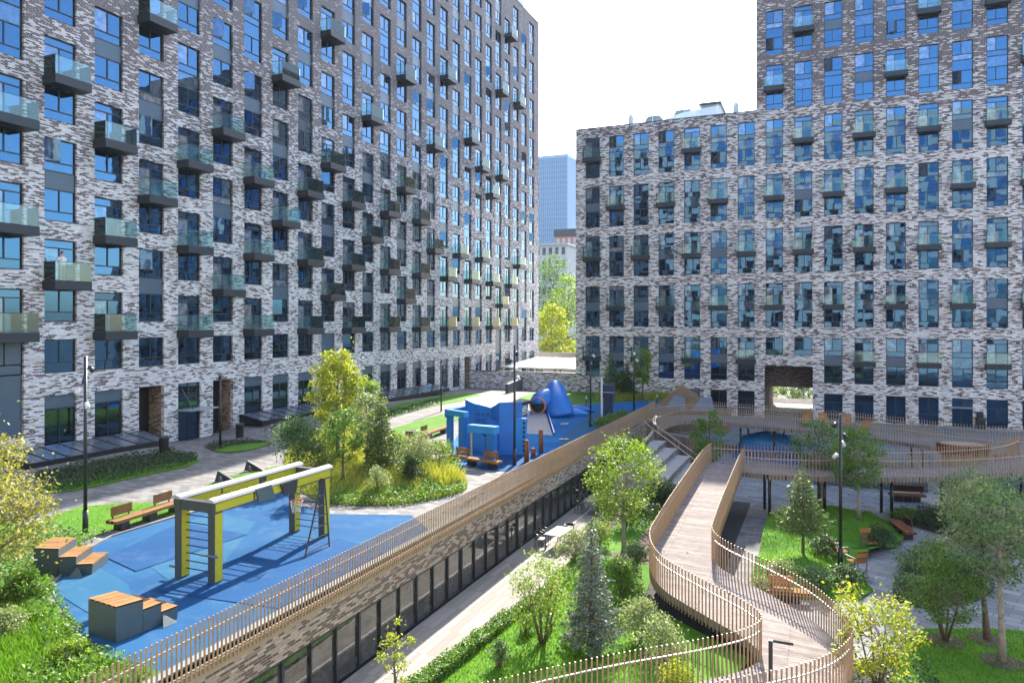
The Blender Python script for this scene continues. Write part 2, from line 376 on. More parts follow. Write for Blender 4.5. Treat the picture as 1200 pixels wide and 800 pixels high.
def curve(pts, n=6, closed=False):                    # Catmull-Rom through points
    out = []; k = len(pts); P = [Vector(p) for p in pts]
    rng = range(k) if closed else range(k - 1)
    for i in rng:
        p0 = P[(i - 1) % k] if closed or i > 0 else P[0]*2 - P[1]
        p1 = P[i]; p2 = P[(i + 1) % k]
        p3 = P[(i + 2) % k] if closed or i + 2 < k else P[-1]*2 - P[-2]
        for j in range(n):
            t = j/n
            out.append(.5*((2*p1) + (p2 - p0)*t + (2*p0 - 5*p1 + 4*p2 - p3)*t*t + (3*p1 - p0 - 3*p2 + p3)*t**3))
    if not closed: out.append(P[-1])
    return out
def resample(pts, step):
    out = [pts[0].copy()]; acc = 0.
    for a, b in zip(pts, pts[1:]):
        L = (b - a).length
        if L < 1e-9: continue
        d = step - acc
        while d <= L:
            out.append(a.lerp(b, d/L)); d += step
        acc = L - (d - step)
    return out
def inpoly(x, y, poly):
    c = False; j = len(poly) - 1
    for i in range(len(poly)):
        xi, yi = poly[i][0], poly[i][1]; xj, yj = poly[j][0], poly[j][1]
        if (yi > y) != (yj > y) and x < (xj - xi)*(y - yi)/(yj - yi) + xi: c = not c
        j = i
    return c
def soft(poly, n=5): return [(p.x, p.y) for p in curve([(p[0], p[1], 0) for p in poly], n, True)]

# ------------------------------------------------------------------ foliage
def np_mesh(name, V, Fq, material, parent=None, loc=(0, 0, 0)):
    me = bpy.data.meshes.new(name); nv = len(V); nf = len(Fq); k = Fq.shape[1]
    me.vertices.add(nv); me.vertices.foreach_set('co', V.astype(np.float32).ravel())
    me.loops.add(nf*k); me.loops.foreach_set('vertex_index', Fq.astype(np.int32).ravel())
    me.polygons.add(nf); me.polygons.foreach_set('loop_start', np.arange(0, nf*k, k, dtype=np.int32))
    me.update(calc_edges=True); me.materials.append(material)
    o = bpy.data.objects.new(name, me); C.objects.link(o); o.location = loc
    if parent is not None: o.parent = parent
    return o
def leaf_quads(P, size, rng, up=.6, asp=.55, axis=None):
    n = len(P); nrm = rng.normal(size=(n, 3)); nrm[:, 2] += up*1.5; nrm /= np.linalg.norm(nrm, axis=1)[:, None]
    t = rng.normal(size=(n, 3)) if axis is None else axis + rng.normal(size=(n, 3))*.35
    t -= nrm*np.sum(t*nrm, 1)[:, None]; t /= np.linalg.norm(t, axis=1)[:, None] + 1e-9
    b = np.cross(nrm, t); s = size*rng.uniform(.6, 1.35, n)[:, None]
    V = np.empty((n, 4, 3)); droop = np.array([0, 0, -.18])*s
    V[:, 0] = P - t*s*.5; V[:, 1] = P + b*s*asp*.5; V[:, 2] = P + t*s*.55 + droop; V[:, 3] = P - b*s*asp*.5
    return V.reshape(-1, 3), np.arange(n*4).reshape(-1, 4)
def rs(seed): return np.random.default_rng(seed)
def tree(name, label, cat, loc, H, W, material, seed, trunk_h=.3, leaf=.12, n=3500, bark='bark', group=None, clumps=34, prof='oval', stems=1, trunk_r=None, lean=(0, 0)):
    """tapered trunk with limbs, crown of leaf clumps carried by the limbs"""
    rg = rs(seed); root = thing(name, label, cat, loc, 0, group)
    tr = trunk_r or .014*H + .015; mb = MB(); z0 = trunk_h*H
    cent = []; rad = []
    for i in range(clumps):
        t = (i + .5)/clumps; t = min(1, max(0, t + rg.normal()*.04))
        if prof == 'oval': pr = math.sin(math.pi*(.10 + .82*t))**.7
        elif prof == 'cone': pr = (1 - t)**.7*.95 + .12
        elif prof == 'vase': pr = .35 + .65*math.sin(math.pi*min(1, .12 + .62*t))
        else: pr = math.sqrt(max(.05, 1 - (2*t - 1)**2))
        a = i*2.39996 + rg.normal()*.5; rr = W/2*pr*(rg.uniform(.25, .95)**.6)
        cr = W*rg.uniform(.10, .19)*(.7 + .4*pr)
        cent.append((math.cos(a)*rr + lean[0]*t, math.sin(a)*rr + lean[1]*t, z0 + (H - z0)*(.06 + .88*t))); rad.append(cr)
    cent = np.array(cent); rad = np.array(rad)
    if stems == 1:
        top = z0 + (H - z0)*.8; pts = []; rr = []
        for i in range(7):
            t = i/6; pts.append((lean[0]*t*.6 + math.sin(t*5 + seed)*.02*H*t, lean[1]*t*.6 + math.cos(t*4 + seed)*.02*H*t, top*t)); rr.append(tr*(1.25 - 1.1*t) if i else tr*1.5)
        mb.tube(pts, rr, 7)
        for i in range(0, clumps):
            c = cent[i]; zz = max(z0*.75, c[2] - .55*math.hypot(c[0], c[1]) - .1); t = min(1, zz/top)
            st_ = Vector((lean[0]*t*.6 + math.sin(t*5 + seed)*.02*H*t, lean[1]*t*.6 + math.cos(t*4 + seed)*.02*H*t, zz)); e = Vector(c)
            mid = st_.lerp(e, .5) + Vector((0, 0, -.04*H*.3)); r0 = tr*(.5 - .3*t)
            mb.tube([st_, mid, e], [r0, r0*.6, r0*.2], 4)
    else:
        for k in range(stems):
            a = k*2*math.pi/stems + .3; e = cent[int((k + .5)*clumps/stems) % clumps]; ee = Vector((math.cos(a)*W*.25, math.sin(a)*W*.25, H*.72))
            mb.tube([(math.cos(a)*.05, math.sin(a)*.05, 0), (math.cos(a)*.14*W, math.sin(a)*.14*W, H*.33), ee], [tr*.8, tr*.55, tr*.15], 5)
            for j in range(k, clumps, stems):
                st_ = Vector((math.cos(a)*.14*W, math.sin(a)*.14*W, H*.33)).lerp(ee, rg.uniform(0, .9)); mb.tube([st_, Vector(cent[j])], [tr*.25, tr*.08], 4)
    mb.build('trunk', M[bark], root, world=False, smooth=True)
    w = rad**2.; idx = rg.choice(clumps, n, p=w/w.sum())
    d = rg.normal(size=(n, 3)); d /= np.linalg.norm(d, axis=1)[:, None]; d *= (rg.uniform(0, 1, n)**.45)[:, None]
    P = cent[idx] + d*rad[idx][:, None]*np.array([1.15, 1.15, .75])
    k = n//9; j = rg.choice(clumps, k); P[:k] = cent[j] + rg.normal(size=(k, 3))*(rad[j][:, None]*.85)   # stray leaves that break the outline
    V, Fq = leaf_quads(P, leaf, rg); np_mesh('crown', V, Fq, M[material], root)
    return root
def conifer(name, label, cat, loc, H, W, material, seed, n=5000, leaf=.1, skirt=.06, group=None, droop=.12, whorls=20, bark='bark'):
    rg = rs(seed); root = thing(name, label, cat, loc, 0, group); mb = MB()
    mb.tube([(0, 0, 0), (0, 0, H*.5), (0, 0, H*.97)], [.016*H + .02, .01*H, .003*H], 7)
    P = []; A = []; wts = []; br = []
    for i in range(whorls):
        t = i/(whorls - 1); z = H*(skirt + (.95 - skirt)*t); L = W/2*((1 - t)**.8*.93 + .07)*rg.uniform(.8, 1.12); k = 7 if t < .8 else 5
        for q in range(k):
            a = q*2*math.pi/k + i*.8 + rg.normal()*.18; l = L*rg.uniform(.75, 1.15); br.append((a, z, l, t))
            mb.tube([(0, 0, z), (math.cos(a)*l*.9, math.sin(a)*l*.9, z - droop*l + .1*l)], [.012*H*(1 - t)*.4 + .006, .004], 4)
    mb.build('trunk', M[bark], root, world=False, smooth=True)
    br = np.array(br); w = br[:, 2]**1.5 + .02; idx = rg.choice(len(br), n, p=w/w.sum()); f = rg.uniform(.12, 1.05, n)**.7
    a, z, l = br[idx, 0], br[idx, 1], br[idx, 2]
    sp = .20*(1.15 - f)*l + .03
    P = np.stack([np.cos(a)*l*f, np.sin(a)*l*f, z - droop*l*f + .12*l*f*f], 1)
    P[:, 0] += -np.sin(a)*rg.normal(size=n)*sp; P[:, 1] += np.cos(a)*rg.normal(size=n)*sp; P[:, 2] += rg.normal(size=n)*sp*.4
    ax = np.stack([np.cos(a), np.sin(a), np.full(n, .1)], 1)
    V, Fq = leaf_quads(P, leaf, rg, .5, .4, ax); np_mesh('crown', V, Fq, M[material], root); return root
def shrub(name, label, loc, W, H, material, seed, n=1500, leaf=.09, D=None, group=None, cat='shrub', stems=5):
    rg = rs(seed); root = thing(name, label, cat, loc, 0, group); D = D or W; k = 20
    a = np.arange(k)*2.4 + rg.normal(size=k)*.3; t = rg.uniform(0, 1, k)**.8; r = np.sqrt(np.maximum(0, 1 - t*t))*rg.uniform(.25, .85, k)
    cent = np.stack([np.cos(a)*r*W/2, np.sin(a)*r*D/2, H*(.18 + .68*t)], 1); rad = rg.uniform(.17, .27, k)
    mb = MB()
    for i in range(k): mb.tube([(cent[i][0]*.12, cent[i][1]*.12, 0), tuple(cent[i]*np.array([.6, .6, .55])), tuple(cent[i])], [.018, .012, .004], 4)
    mb.build('stem', M['bark'], root, world=False)
    idx = rg.integers(0, k, n); d = rg.normal(size=(n, 3)); d /= np.linalg.norm(d, axis=1)[:, None]; d *= (rg.uniform(0, 1, n)**.4)[:, None]
    P = cent[idx] + d*rad[idx][:, None]*np.array([W, D, H*.9]); q = n//8; P[:q] += rg.normal(size=(q, 3))*.06*W; P[:, 2] = np.abs(P[:, 2])
    V, Fq = leaf_quads(P, leaf, rg); np_mesh('foliage', V, Fq, M[material], root); return root
def scatter(name, poly, dens, h, material, zf, seed, wid=.02, leafy=0., even=False, kind='stuff', label=None, cat=None):
    """blades or low leaves spread over a polygon"""
    rg = rs(seed); xs = [p[0] for p in poly]; ys = [p[1] for p in poly]; x0, x1, y0, y1 = min(xs), max(xs), min(ys), max(ys)
    n = int((x1 - x0)*(y1 - y0)*dens); X = rg.uniform(x0, x1, n); Y = rg.uniform(y0, y1, n)
    keep = np.array([inpoly(a, b, poly) for a, b in zip(X, Y)], bool) if n else np.zeros(0, bool)
    X = X[keep]; Y = Y[keep]; n = len(X)
    if n == 0: return None
    Z = np.array([zf(a, b) for a, b in zip(X, Y)])
    if leafy:
        bumpy = (.6 + .12*np.sin(X*5 + Y*3.1)) if even else .5 + .5*np.sin(X*2.3 + seed)*np.cos(Y*1.9); P = np.stack([X, Y, Z + rg.uniform(0, 1, n)**.7*h*(.5 + .7*bumpy)], 1)
        V, Fq = leaf_quads(P, leafy, rg, .8, .6)
    else:
        a = rg.uniform(0, 6.28, n); hh = h*rg.uniform(.5, 1.3, n); ln = hh*.5
        dx, dy = np.cos(a), np.sin(a); b = rg.uniform(0, 6.28, n); V = np.empty((n, 3, 3))
        V[:, 0] = np.stack([X - dx*wid, Y - dy*wid, Z], 1); V[:, 1] = np.stack([X + dx*wid, Y + dy*wid, Z], 1)
        V[:, 2] = np.stack([X + np.cos(b)*ln, Y + np.sin(b)*ln, Z + hh], 1); V = V.reshape(-1, 3); Fq = np.arange(n*3).reshape(-1, 3)
    o = np_mesh(name, V, Fq, M[material]); tag(o, label, cat, None, kind); return o
# ================================================================== GROUND
XW = -13.46                                              # face of the glazed pavilion below the upper courtyard
sheet('ground', [(-900, -60), (900, -60), (900, 1500), (-900, 1500)], M['asphalt'], None, -3.2)
sheet('street', [(-70, 112), (90, 112), (90, 200), (-70, 200)], M['asphalt'], None, -3.1)
sheet('passage_floor', [(-28.4, 87.45), (25, 87.45), (25, 103.6), (-28.4, 103.6)], M['paverlow'], None, -.02)
sheet('upper_yard', [(-58, 112.3), (-28.6, 112.3), (-28.6, 118.5), (-58, 118.5)], M['paver'], None, 1.2)
sheet('lower_courtyard', [(XW + .05, 2), (60, 2), (60, 87.4), (XW + .05, 87.4)], M['paverlow'], None, 0.)
UP = [(-43.0, -4), (XW - .06, -4), (XW - .06, 87.4), (-28.6, 87.4), (-28.6, 118), (-43.0, 118)]
sheet('upper_courtyard', UP, M['paver'], zd, 0.)
# cut bank that carries the upper courtyard beyond the pavilion, and its near end
# lawns, beds and rubber surfaces of the upper courtyard (outlines measured on the ground plane)
def U(*pts): return [gu(*p) for p in pts]
def L(*pts): return [gp(x, y, 0.) for x, y in pts]
bedA = U((40, 556), (50, 578), (90, 574), (170, 556), (218, 546), (233, 539), (226, 533), (196, 529), (120, 540))
sheet('planting_bed', bedA, M['soil'], zd, .02)
edgeA = U((40, 570), (50, 579), (90, 575), (170, 557.5), (219, 547.5), (234, 540), (228, 535), (205, 541), (120, 558))
sheet('lawn', edgeA, M['grass'], zd, .04); 
ovalB = soft(U((240, 523), (258, 516.5), (300, 515.5), (319, 519), (300, 526), (262, 531)))
sheet('planting_bed', ovalB, M['soil'], zd, .02)
ovalB2 = soft(U((252, 526.5), (285, 521), (316, 518.5), (300, 526), (265, 530.3)))
sheet('lawn', ovalB2, M['grass'], zd, .04)
lawnC = U((-40, 640), (75, 600), (95, 594), (150, 589), (195, 590), (216, 594), (212, 601), (128, 622), (98, 634), (70, 655), (20, 690))
sheet('lawn', lawnC, M['grass'], zd, .03)
lawnD = U((238, 571), (262, 560), (332, 545), (341, 552), (318, 561), (262, 575))
sheet('lawn', lawnD, M['grass'], zd, .03)
lawnE = U((440, 482), (500, 466), (552, 460.5), (566, 464), (540, 470), (495, 479), (458, 489))
sheet('lawn', lawnE, M['grass'], zd, .03)
lawnF = U((456, 503), (500, 490), (550, 477.5), (558, 483), (556, 489), (528, 494), (523, 505), (500, 514), (470, 516))
sheet('lawn', lawnF, M['grass'], zd, .03)
lawnG = U((598, 468), (632, 459), (668, 456), (700, 456.5), (775, 462), (775, 468), (700, 472), (660, 473))
sheet('lawn', lawnG, M['grass'], zd, .03)
rub1 = U((57, 690), (100, 645), (130, 629), (205, 606), (335, 574.5), (345, 590), (385, 602), (482, 603.5)) + [(XW - .35, 24.6), (XW - .35, 12.4), (-16.2, 12.4), (-18.4, 13.3), (-21.0, 14.5)]
sheet('rubber_playground', rub1, M['rubber'], zd, .012)
sheet('rubber_patch', U((210, 690), (145, 640), (250, 600), (300, 612), (262, 660)), M['rubber3'], zd, .020)
sheet('rubber_patch', U((58, 690), (98, 655), (150, 685), (165, 730), (130, 735)), M['rubber3'], zd, .026)
sheet('rubber_patch', [(-18.6, 16.0), (-14.2, 16.4), (-14.2, 22.0), (-17.0, 22.6), (-18.6, 20)], M['rubber2'], zd, .032)
sheet('rubber_patch', [(-22.8, 17.6), (-20.6, 17.0), (-20.2, 21.6), (-23.9, 21.8)], M['rubber2'], zd, .038)
rub2 = U((520, 549), (526, 527), (545, 497), (600, 483), (640, 479), (700, 473), (760, 470)) + [(XW - .35, 63), (XW - .35, 38.6), (-16.0, 37.9)]
sheet('rubber_playground', rub2, M['rubber4'], zd, .012)
sheet('rubber_patch', soft(U((690, 520), (712, 505), (745, 500), (760, 480), (700, 482), (655, 520))), M['rubber3'], zd, .02)
sheet('rubber_patch', soft(U((560, 548), (590, 530), (640, 535), (625, 548), (600, 552))), M['rubber2'], zd, .02)
kerb = MB()
for a, b in zip(rub1[:5], rub1[1:6]):
    kerb.bar((a[0], a[1], 2.82), (b[0], b[1], 2.82), .08, .1)
kerb.box(XW - .62, XW - .345, 4.7, 63., 2.79, 2.86)
o = kerb.build('kerb', M['concrete']); o['kind'] = 'structure'
# mound with the trees
moundP = soft(U((334, 548), (352, 575), (392, 590), (470, 591), (536, 578), (548, 566), (532, 549), (500, 535), (476, 515), (430, 500), (372, 505), (340, 525)))
mc = (sum(p[0] for p in moundP)/len(moundP), sum(p[1] for p in moundP)/len(moundP))
def zm(X, Y):
    d = min(math.hypot(X - a, Y - b) for a, b in moundP)
    return zd(X, Y) + (.55*sm(0, 3.0, d) if inpoly(X, Y, moundP) else 0.)
sheet('grass_mound', moundP, M['meadow'], zm, .03, step=.8)
slope = [(-27, 5), (XW - .66, 5), (XW - .66, 12.35), (-16.1, 12.35), (-18.4, 13.2), (-21.2, 14.4), (-22.6, 15.4), (-25.2, 18.2), (-32, 19.5), (-34, 12)]
def zs(X, Y): return zd(X, Y) + .01
sheet('grass_slope', slope, M['grass'], zs, .035, step=1.)
# lower courtyard
walk = [(XW + .05, 4), (-11.9, 4), (-11.5, 19.), (-11.0, 24), (-10.4, 27), (-10.5, 31), (-11.1, 36), (-12.0, 41), (XW + .05, 45.5)]
sheet('walkway', walk, M['boards'], None, .012)
drain = MB().box(-12.42, -12.36, 6, 41, .0, .018); o = drain.build('drain_channel', M['white']); o['kind'] = 'structure'
gard = [(-11.9, 4), (-11.5, 19.), (-11.0, 24), (-10.4, 27), (-10.5, 31), (-11.1, 36), (-12.0, 41), (-12.9, 45.5), (-6.7, 46), (-6.7, 31), (-6.3, 27.5), (-4.2, 25.6), (-2.0, 23.9), (-3.2, 20.2), (-6.0, 17.8), (-10.4, 13), (-10.4, 4)]
def zg(X, Y):
    return .02 + .35*sm(0, 1.6, min(abs(X + 11.0), abs(X + 6.6)))*sm(12, 18, Y)
sheet('garden_lawn', gard, M['grass'], zg, .02, step=.8)
mul = [(-6.9, 46), (-3.9, 46), (-3.9, 30), (-1.9, 28.2), (-.6, 25.6), (-1.7, 23.8), (-4.2, 25.2), (-6.5, 27.3), (-7.0, 31)]
sheet('mulch_bed', mul, M['soil'], None, .02)
sheet('mulch_bed', soft([(-10.8, 33.2), (-8, 31.8), (-6.9, 33), (-7.2, 37), (-7, 44), (-11.2, 44), (-11.6, 39)]), M['mulch'], zg, .03)
path1 = L((838, 700), (868, 592), (905, 590), (903, 600), (890, 650), (880, 700))
sheet('paved_path', path1, M['paver'], None, .012)
lawn1 = L((912, 600), (903, 605), (889, 650), (880, 690), (925, 700), (968, 704), (1008, 703), (1024, 692), (994, 664), (985, 640), (1018, 634), (1052, 641), (1064, 628), (1042, 612), (1000, 598), (960, 592))
def zl1(X, Y): 
    d = min(math.hypot(X - a, Y - b) for a, b in lawn1); return .5*sm(0, 2.6, d)
sheet('lawn', lawn1, M['grass'], zl1, .02, step=.7)
lawn2 = L((1035, 830), (1052, 772), (1062, 748), (1085, 737), (1140, 736), (1230, 741), (1330, 752), (1330, 860), (1180, 850))
sheet('lawn', lawn2, M['grass'], None, .03)
bed3 = soft(L((1046, 690), (1062, 664), (1105, 655), (1150, 668), (1166, 688), (1140, 706), (1090, 712), (1058, 708)))
sheet('planting_bed', bed3, M['soil'], None, .02)
bed4 = soft(L((1046, 607), (1070, 598), (1120, 598), (1210, 612), (1210, 650), (1150, 640), (1100, 626)))
sheet('planting_bed', bed4, M['soil'], None, .02)
bed5 = soft(L((985, 800), (1010, 775), (1060, 770), (1100, 800), (1090, 840), (1000, 840)))
sheet('planting_bed', bed5, M['soil'], None, .025)
sheet('rubber_playground', L((858, 536), (864, 519), (905, 514), (958, 521), (975, 538), (930, 545)), M['rubber4'], None, .012)
sheet('gravel_path', L((1040, 580), (1060, 560), (1130, 565), (1140, 585), (1100, 592)), M['lightconc'], None, .010)

# ================================================================== BUILDINGS
class Fac:
    """helper that maps facade coordinates (along u, out n, height z) to the world"""
    def __init__(s, axis, p): s.axis = axis; s.p = p
    def P(s, u, n, z): return (s.p + n, u, z) if s.axis == 'x' else (u, s.p - n, z)
    def box(s, mb, u0, u1, n0, n1, z0, z1, m=0):
        a = s.P(u0, n0, z0); b = s.P(u1, n1, z1)
        mb.box(min(a[0], b[0]), max(a[0], b[0]), min(a[1], b[1]), max(a[1], b[1]), z0, z1, m)
    def quad(s, mb, u0, u1, n, z0, z1, m=0):
        q = [s.P(u0, n, z0), s.P(u1, n, z0), s.P(u1, n, z1), s.P(u0, n, z1)]
        if s.axis == 'y': q = q
        mb.poly(q, m)
def wall_with_holes(mb, fc, u0, u1, z0, z1, holes, depth=.28):
    """holes: list of (a, b, [(za, zb), ...]) columns sorted by a"""
    x = u0
    for a, b, ops in holes:
        if a > x + 1e-4: fc.quad(mb, x, a, 0, z0, z1)
        z = z0
        for za, zb in sorted(ops):
            if za > z + 1e-4: fc.quad(mb, a, b, 0, z, za)
            for p, q in (((a, 0, za), (a, -depth, zb)), ((b, 0, za), (b, -depth, zb))):
                mb.poly([fc.P(p[0], 0, za), fc.P(p[0], -depth, za), fc.P(p[0], -depth, zb), fc.P(p[0], 0, zb)])
            for zz in (za, zb): mb.poly([fc.P(a, 0, zz), fc.P(b, 0, zz), fc.P(b, -depth, zz), fc.P(a, -depth, zz)])
            z = zb
        if z < z1 - 1e-4: fc.quad(mb, a, b, 0, z, z1)
        x = b
    if x < u1 - 1e-4: fc.quad(mb, x, u1, 0, z0, z1)
ND = -.17                                                # window plane behind the brick face
def light(fr, pa, fc, u0, u1, z0, z1, split=.5, transom=.62, top=None, fw=.075, rg=None, opened=None):
    """one glazed field: outer frame, mullion, transom and a pane per light"""
    B = lambda a, b, c, d: fc.box(fr, a, b, ND - .05, ND + .03, c, d)
    B(u0, u0 + fw, z0, z1); B(u1 - fw, u1, z0, z1); B(u0 + fw, u1 - fw, z0, z0 + fw); B(u0 + fw, u1 - fw, z1 - fw, z1)
    um = u0 + (u1 - u0)*split; h = .035
    def pane(a, b, c, d):
        t = rg.uniform(-.004, .004) if rg else 0; t2 = rg.uniform(-.004, .004) if rg else 0   # panes are never perfectly parallel
        n = ND - .02
        pa.poly([fc.P(a, n + t, c), fc.P(b, n + t2, c), fc.P(b, n - t, d), fc.P(a, n - t2, d)])
    zb = z0 + fw; zt = z1 - fw
    if transom:
        zz = z0 + transom; B(u0 + fw, u1 - fw, zz - h, zz + h); pane(u0 + fw, u1 - fw, zb, zz - h); zb = zz + h
    if top:
        zz = z1 - top; B(u0 + fw, u1 - fw, zz - h, zz + h); pane(u0 + fw, u1 - fw, zz + h, zt); zt = zz - h
    if split:
        B(um - h, um + h, zb, zt); pane(u0 + fw, um - h, zb, zt); pane(um + h, u1 - fw, zb, zt)
        if opened:                                       # a casement tilted or swung open: dark room behind, sash turned outwards
            fc.box(fr, u0 + fw, um - h, ND - .018, ND - .012, zb, zt)
            a = fc.P(u0 + fw, ND + .02, zb); w = (um - h - u0 - fw)
            pa.poly([fc.P(u0 + fw, ND + .02, zb), fc.P(u0 + fw + w*.75, ND + .02 + w*.55, zb), fc.P(u0 + fw + w*.75, ND + .02 + w*.55, zt), fc.P(u0 + fw, ND + .02, zt)])
    else: pane(u0 + fw, u1 - fw, zb, zt)
def unit(fc, u0, u1, z0, kind, fr, pa, sp, rg, h=5.05, split=.5):
    """a two-storey window bay; kind B balcony, P opaque spandrel, G glass spandrel"""
    zl = z0 + 1.98; zu = z0 + (2.5 if kind == 'B' else 3.02)
    op = rg.random() < .13
    light(fr, pa, fc, u0, u1, z0, zl, split if rg.random() < .8 else 1 - split, .62, None, .075, rg, op)
    if kind == 'B': light(fr, pa, fc, u0, u1, zu, z0 + h, split, None, .52, .075, rg)
    else:
        light(fr, pa, fc, u0, u1, zu, z0 + h, split if rg.random() < .8 else 1 - split, .60, None, .075, rg, rg.random() < .12)
        (sp if kind == 'P' else pa).poly([fc.P(u0 + .05, ND + (.02 if kind == 'P' else -.02), zl), fc.P(u1 - .05, ND + (.02 if kind == 'P' else -.02), zl), fc.P(u1 - .05, ND + (.02 if kind == 'P' else -.02), zu), fc.P(u0 + .05, ND + (.02 if kind == 'P' else -.02), zu)])
        fc.box(fr, u0, u0 + .05, ND - .05, ND + .03, zl, zu); fc.box(fr, u1 - .05, u1, ND - .05, ND + .03, zl, zu)
def put_window(parent, fr, pa, sp):
    w = fr.build('window', M['frame'], parent)
    if len(pa.f) == 2:                                    # a pair of leaves: each pane on its own
        for f in pa.f: q = MB(); q.poly([pa.v[i] for i in f]); p = q.build('pane', M['glass'], None); p.parent = w; shift(p, parent)
    elif pa.v: p = pa.build('glazing', M['glass'], None); p.parent = w; shift(p, parent)
    if sp.v: p = sp.build('spandrel', M['panel'], None); p.parent = w; shift(p, parent)
    return w
def shift(o, root):                                       # the child of a part sits in its building's frame
    v = root.location; o.data.transform(Matrix.Translation(-v))
def put_balcony(parent, fc, u0, u1, zs, out, ext=.15):
    mb = MB(); fc.box(mb, u0 - ext, u1 + ext, .004, out, zs, zs + .56)
    b = mb.build('balcony', M['slab'], parent, bevel=.012)
    g = MB(); zt = zs + 1.66
    fc.box(g, u0 - ext + .05, u1 + ext - .05, out - .06, out - .045, zs + .565, zt)
    fc.box(g, u0 - ext + .03, u0 - ext + .045, .03, out - .07, zs + .565, zt); fc.box(g, u1 + ext - .045, u1 + ext - .03, .03, out - .07, zs + .565, zt)
    r = g.build('glass_railing', M['rail'], None); r.parent = b; shift(r, parent)
    k = MB(); fc.box(k, u0 - ext + .04, u1 + ext - .04, out - .065, out - .04, zt, zt + .03)
    for uu in (u0 - ext + .02, u1 + ext - .05): fc.box(k, uu, uu + .03, .03, out - .04, zt, zt + .03)
    q = k.build('top_rail', M['frame'], None); q.parent = b; shift(q, parent)
    return b

# ---------------- left block
XL = -43.0; fl = Fac('x', XL); rg = random.Random(5)
bl = thing('apartment_building', 'long dark brick apartment block on the left with staggered windows and rows of glass balconies', 'building', (-43, 60, 2.8))
cols = [29.14 + 3.29*k for k in range(-2, 25)]; WL = 2.06
plan = {-2: 'BBBG', -1: 'BBBGBG', 0: 'BPBPG', 1: 'BBBPG', 2: 'PBPBPG', 3: 'BBBGPG', 4: 'BPBPGP', 5: 'BBBPGP', 6: 'PBPBPG', 7: 'BBBGPGP', 8: 'BPBPBPG', 9: 'BBBPGPG',
        10: 'PBPBPGP', 11: 'BBBGPGPG', 12: 'BPBPBPGP', 13: 'BBBPGPGP', 14: 'PBPBPGPG', 15: 'BBPGPBGP', 16: 'PBPGPGPG', 17: 'BBGPBGPGP', 18: 'PBPBPGPGP', 19: 'BBGBGPGPG', 20: 'BPPBPBGPGP',
        21: 'BBPGPGPBPG', 22: 'PBPGPBPGPG', 23: 'GPGPGPGPGP', 24: 'GPGPGPGPGP'}
wins = []; bals = []; holes = []; TOP = 60.2
for i, u in enumerate(cols):
    k = i - 2; odd = k % 2; a, b = u, u + WL; ops = []
    d = 43*st + u*ct; zv = 11 + .442*d + 5
    base = 7.82 if odd else 10.93
    if not odd: ops.append((7.82, 9.87)); wins.append((a, b, 7.82, 'S'))
    j = 0
    while base + 6.15*j < min(zv, 57):
        z0 = base + 6.15*j; kd = plan[k][j] if j < len(plan[k]) else ('P', 'G')[(j + k) % 2]
        if z0 + 5.05 > 59.3:
            ops.append((z0, z0 + 2.05)); wins.append((a, b, z0, 'S')); j += 1; continue
        if k == -1 and j == 0:
            ops.append((4.2, z0 + 5.05)); wins.append((a, b, z0, 'A'))
        elif k in (20, 22) and j == 0 and not odd:
            ops.append((z0, z0 + 5.05)); wins.append((a, b, z0, kd))
        else:
            ops.append((z0, z0 + 5.05)); wins.append((a, b, z0, kd))
        if kd == 'B': bals.append((a, b, z0 + 1.95))
        j += 1
    gt = 6.48 - .012*max(0, k)
    if k == -1: pass
    elif k in (8, 20, 22): ops = [o_ for o_ in ops if o_[0] > 9.9]; wins[:] = [w for w in wins if not (w[0] == a and w[3] == 'S' and w[2] < 8)]; ops.append((2.9, 9.87)); wins.append((a, b, 2.9, 'T'))
    elif k == 17: ops.append((2.0, gt)); wins.append((a, b, 2.0, 'N'))
    elif k in (2, 4): ops.append((2.2, gt)); wins.append((a, b, 2.2, 'N'))
    elif k == 3: ops.append((2.15, gt)); wins.append((a, b, 2.15, 'E'))
    else: ops.append((2.85 if k < 12 else 2.5, gt)); wins.append((a, b, 2.85 if k < 12 else 2.5, 'V'))
    holes.append((a, b, ops))
mb = MB(); wall_with_holes(mb, fl, 20.2, 112.2, 1.0, TOP, holes)
mb.poly([(-43, 20.2, 1), (-58, 20.2, 1), (-58, 20.2, TOP), (-43, 20.2, TOP)]); mb.poly([(-43, 112.2, 1), (-58, 112.2, 1), (-58, 112.2, TOP), (-43, 112.2, TOP)])
mb.poly([(-58, 20.2, 1), (-58, 112.2, 1), (-58, 112.2, TOP), (-58, 20.2, TOP)])
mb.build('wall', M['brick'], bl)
mb = MB(); mb.box(-58.05, -42.95, 20.15, 112.25, TOP, TOP + .12); mb.build('roof', M['darkpanel'], bl)
mb = MB(); mb.box(-52, -44.2, 96, 108.5, TOP + .12, TOP + 3.6); mb.build('roof_screen', M['canopyglass'], bl)
# niches with dark doors and tan brick cheeks
for (a, b, z0, kd) in [w for w in wins if w[3] == 'N']:
    mb = MB(); fl.box(mb, a + .002, b - .002, -1.6, -1.55, z0, 6.4)
    fl.quad(mb, a + .003, b - .003, -1.5, z0, 6.4); mb.build('door', M['black'], bl)
    mb = MB()
    for uu in (a, b): mb.poly([fl.P(uu, -.28, z0 - .8), fl.P(uu, -1.6, z0 - .8), fl.P(uu, -1.6, 6.45), fl.P(uu, -.28, 6.45)])
    mb.poly([fl.P(a, -.28, 6.43), fl.P(b, -.28, 6.43), fl.P(b, -1.6, 6.43), fl.P(a, -1.6, 6.43)]); mb.poly([fl.P(a, 0, z0), fl.P(b, 0, z0), fl.P(b, -1.6, z0), fl.P(a, -1.6, z0)])
    mb.build('porch_wall', M['brickpav'], bl)
ranked = sorted([w for w in wins if w[3] != 'N'], key=lambda w: (w[0] + 43*.42) + abs(w[2] - 11)*.5)
